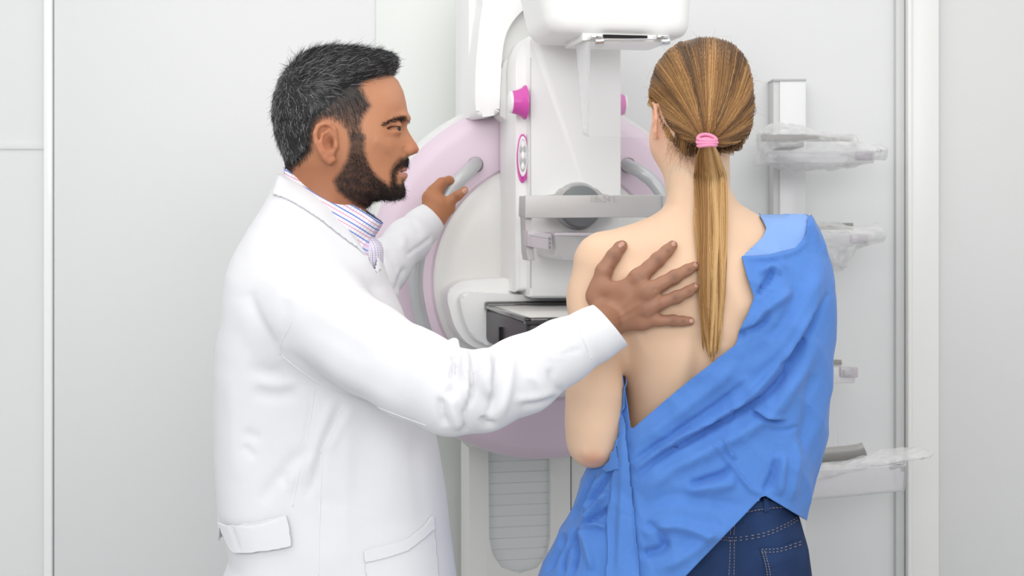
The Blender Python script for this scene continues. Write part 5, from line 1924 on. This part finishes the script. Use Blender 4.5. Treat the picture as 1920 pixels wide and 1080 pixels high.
back_strokes = [
    # shoulder and upper sleeve
    ([(545, 512), (580, 510), (620, 528), (660, 545)], 10, -5, 'r'),
    ([(560, 500), (600, 505), (650, 520), (700, 535)], 12, 4, 'r'),
    ([(598, 520), (625, 516), (668, 525), (720, 545)], 9, -4, 'r'),
    ([(470, 545), (480, 585), (510, 640), (530, 670)], 7, -6, 'r'),
    ([(455, 560), (462, 610), (490, 660), (520, 690)], 12, 5, 'r'),
    ([(540, 560), (532, 610), (525, 650)], 10, -5, 'r'),
    ([(560, 560), (640, 575), (700, 590)], 14, 4, 'r'),
    ([(570, 600), (640, 640), (700, 680)], 14, -4, 'r'),
    ([(640, 590), (720, 640), (790, 690)], 18, 3, 'r'),
    ([(535, 655), (580, 690), (640, 728), (700, 752)], 6, -4, 'r'),
    ([(560, 640), (620, 690), (680, 722), (760, 770)], 12, 4, 'r'),
    ([(740, 640), (800, 690), (830, 720)], 10, -4, 'r'),
    # back
    ([(462, 690), (500, 700), (530, 700)], 10, -5, 'r'),
    ([(470, 735), (510, 742), (560, 740)], 10, -6, 'r'),
    ([(480, 715), (520, 722), (560, 715)], 8, 4, 'r'),
    ([(455, 810), (475, 818), (490, 822)], 8, -5, 'r'),
    ([(455, 835), (470, 850), (475, 862)], 6, -5, 'r'),
    ([(575, 840), (545, 870), (515, 905), (490, 945)], 9, -7, 'r'),
    ([(590, 850), (560, 885), (535, 920)], 9, 6, 'r'),
    ([(538, 885), (530, 900), (545, 912)], 6, -5, 'r'),
    ([(430, 700), (436, 800), (440, 900)], 10, 3, 'r'),
    # side seam and armhole folds
    ([(588, 725), (583, 760), (574, 820), (560, 880), (548, 950)], 2.5, -3.5, 'r'),
    ([(640, 750), (628, 790), (605, 840), (588, 900), (570, 940)], 6, -7, 'r'),
    ([(625, 750), (605, 800), (590, 850), (575, 910)], 8, 7, 'r'),
    ([(665, 762), (640, 800), (612, 850)], 7, 5, 'r'),
    ([(655, 770), (650, 860), (648, 960), (646, 1060)], 10, 3, 'r'),
    ([(690, 770), (680, 860), (668, 960)], 16, -4, 'r'),
    ([(735, 790), (730, 880), (725, 980)], 20, 4, 'r'),
    ([(775, 800), (785, 900), (800, 1000)], 12, -3.5, 'r'),
    ([(602, 850), (600, 950), (598, 1080)], 4, -2, 'r'),
    ([(600, 950), (620, 940), (645, 955)], 12, -3, 'r'),
]
coat_strokes = [
    # elbow folds
    ([(838, 640), (852, 652), (856, 668)], 7, 12, 'r'),
    ([(845, 672), (858, 670), (848, 700), (846, 716)], 5, -12, 'r'),
    ([(868, 655), (872, 680), (874, 712), (872, 745), (878, 762)], 9, 13, 'r'),
    ([(858, 665), (856, 700), (850, 725), (838, 745)], 6, -9, 'r'),
    ([(892, 665), (888, 690), (884, 730), (878, 765)], 6, -12, 'r'),
    ([(912, 660), (912, 690), (912, 720), (918, 748)], 9, 11, 'r'),
    ([(936, 650), (934, 690), (930, 740), (915, 780)], 6, -9, 'r'),
    ([(958, 640), (956, 690), (948, 740), (930, 790)], 12, 7, 'r'),
    ([(826, 745), (828, 775), (836, 800)], 7, -8, 'r'),
    ([(848, 740), (850, 770), (862, 806)], 9, 8, 'r'),
    ([(870, 765), (872, 790), (870, 812)], 5, -6, 'r'),
    ([(905, 780), (912, 795), (930, 796)], 6, -8, 'r'),
    ([(985, 630), (990, 645), (1010, 665)], 8, -3, 'r'),
    ([(1020, 630), (1010, 650), (1030, 668), (1070, 655)], 8, 2, 'r'),
    ([(1026, 668), (1060, 662), (1095, 652)], 4, -2, 'r'),
    ([(960, 750), (1000, 745), (1040, 735)], 7, 4, 'r'),
    ([(975, 760), (1010, 758), (1050, 745)], 6, -4, 'r'),
    ([(1030, 690), (1040, 720), (1060, 740)], 7, -4, 'r'),
    ([(985, 700), (1010, 720), (1020, 745)], 8, 4, 'r'),
    # cuff seam
    ([(1063, 592), (1085, 615), (1100, 645), (1110, 675)], 2.2, -2.5, 'r'),
    # far sleeve
    ([(742, 548), (752, 520), (760, 500)], 5, -6, 'r'),
    ([(760, 480), (780, 466), (800, 452), (812, 440)], 3, -4, 'r'),
    ([(722, 470), (738, 490), (750, 510)], 6, -4, 'r'),
    ([(770, 405), (780, 425), (790, 445)], 6, -2, 'r'),
    ([(748, 430), (756, 450), (752, 470)], 8, 3, 'r'),
]
V = folds(V, Q, [(a_[0], a_[1] * 1.35, a_[2], a_[3]) for a_ in back_strokes], scale=.55)
Vk = folds(V, Q, coat_strokes, scale=1.0)
Vk, Qk = clip_mesh(Vk, Q, coat_keep)
bvh_c = bvh_of(Vk, Qk)
coat = link('lab_coat', Vk, Qk, M_coat, doc, solid=.0018)


def coat_patch(name, poly, lift, st_=3.0, th=.002, par=coat, m=M_coat, fold=None, sm=4):
    p = drape_patch(bvh_c, poly, lift, st_)
    Vp = smooth(p[0], p[1], sm, .4) if sm else p[0]
    if fold: Vp = folds(Vp, p[1], fold)
    return link(name, Vp, p[1], m, par, solid=th)


coat_patch('collar', [(524, 327), (540, 330), (560, 337), (590, 351), (625, 378), (646, 404), (674, 443), (692, 470), (712, 507), (706, 505), (694, 490), (674, 470), (652, 455), (630, 438), (600, 414), (565, 391), (538, 376), (512, 366)], .004, 3, .003)
coat_patch('pocket', [(680, 1032), (722, 1022), (765, 1008), (790, 988), (806, 968), (812, 968), (815, 1000), (824, 1100), (690, 1110), (683, 1060)], .003, 3, .002)
coat_patch('pocket_hem', [(680, 1031), (722, 1021), (765, 1007), (790, 987), (806, 967), (812, 967), (813, 992), (790, 1012), (762, 1034), (720, 1048), (683, 1056)], .0055, 3, .0018)
# back belt, standing off at the left
pb = drape_patch(bvh_c, [(410, 953), (407, 963), (412, 970), (428, 976), (450, 977), (472, 975), (510, 968), (542, 958), (550, 990), (555, 1027), (510, 1035), (472, 1039), (445, 1038), (437, 1032), (420, 995)], .010, 3.0, 2.24)
link('belt', folds(smooth(pb[0], pb[1], 25, .5), pb[1], [([(428, 978), (440, 1005), (448, 1034)], 3, -2, 'r'), ([(440, 984), (480, 984), (540, 966)], 2, -1, 'r')]), pb[1], M_coat, coat, solid=.003)
lp_ = catmull([P(410, 955, 2.25), P(412, 950, 2.30), P(420, 948, 2.33), P(430, 950, 2.33)], 6)
V_ = np.concatenate([lp_, lp_ - [0, 0, .05]])
nl_ = len(lp_)
link('belt', V_, [(k, k + 1, nl_ + k + 1, nl_ + k) for k in range(nl_ - 1)], M_coat, coat, solid=.003, offset=0)
0 and coat_patch('coat_front_edge', [(806, 818), (814, 818), (824, 860), (832, 905), (838, 960), (846, 1010), (858, 1080), (838, 1080), (826, 1000), (820, 930), (812, 860)], .002, 3, .0025)
V_, F_ = [], []
for ln_ in ([(590, 728), (583, 780), (572, 840), (560, 890), (548, 950)], [(604, 850), (600, 950), (597, 1085)], [(578, 500), (562, 555), (546, 605), (529, 640), (525, 665)],
            [(1062, 600), (1083, 620), (1098, 645), (1109, 674)], [(567, 394), (573, 430), (580, 470), (592, 520)], [(700, 1050), (688, 1050), (692, 1085)], [(640, 770), (625, 810), (600, 850)], [(530, 668), (570, 700), (620, 730), (680, 752), (740, 776), (800, 798)]):
    link('seam', *drape_tube(bvh_c, ln_, .0008, .0002, 5), M_coat2, coat)
# trousers and shoes below the coat
for s_ in (-1, 1):
    x0 = P(630, 0, YD)[0]
    V, Q = sdf_mesh(lambda g: chain(g, [(x0 + .02, YD + .1 * s_, .62), (x0, YD + .1 * s_, .09)], [.085, .065], .02), (x0 - .12, YD + .1 * s_ - .1, .03), (x0 + .14, YD + .1 * s_ + .1, .72), .008)
    link('trouser_leg', V, Q, M_trou, doc)
    V, Q = sdf_mesh(lambda g: smax(ell(g, (x0 + .05, YD + .1 * s_, .03), (.15, .05, .06)), -g[2], .004), (x0 - .12, YD + .1 * s_ - .06, -.01), (x0 + .21, YD + .1 * s_ + .06, .1), .007)
    link('shoe', V, Q, M_shoe, doc)
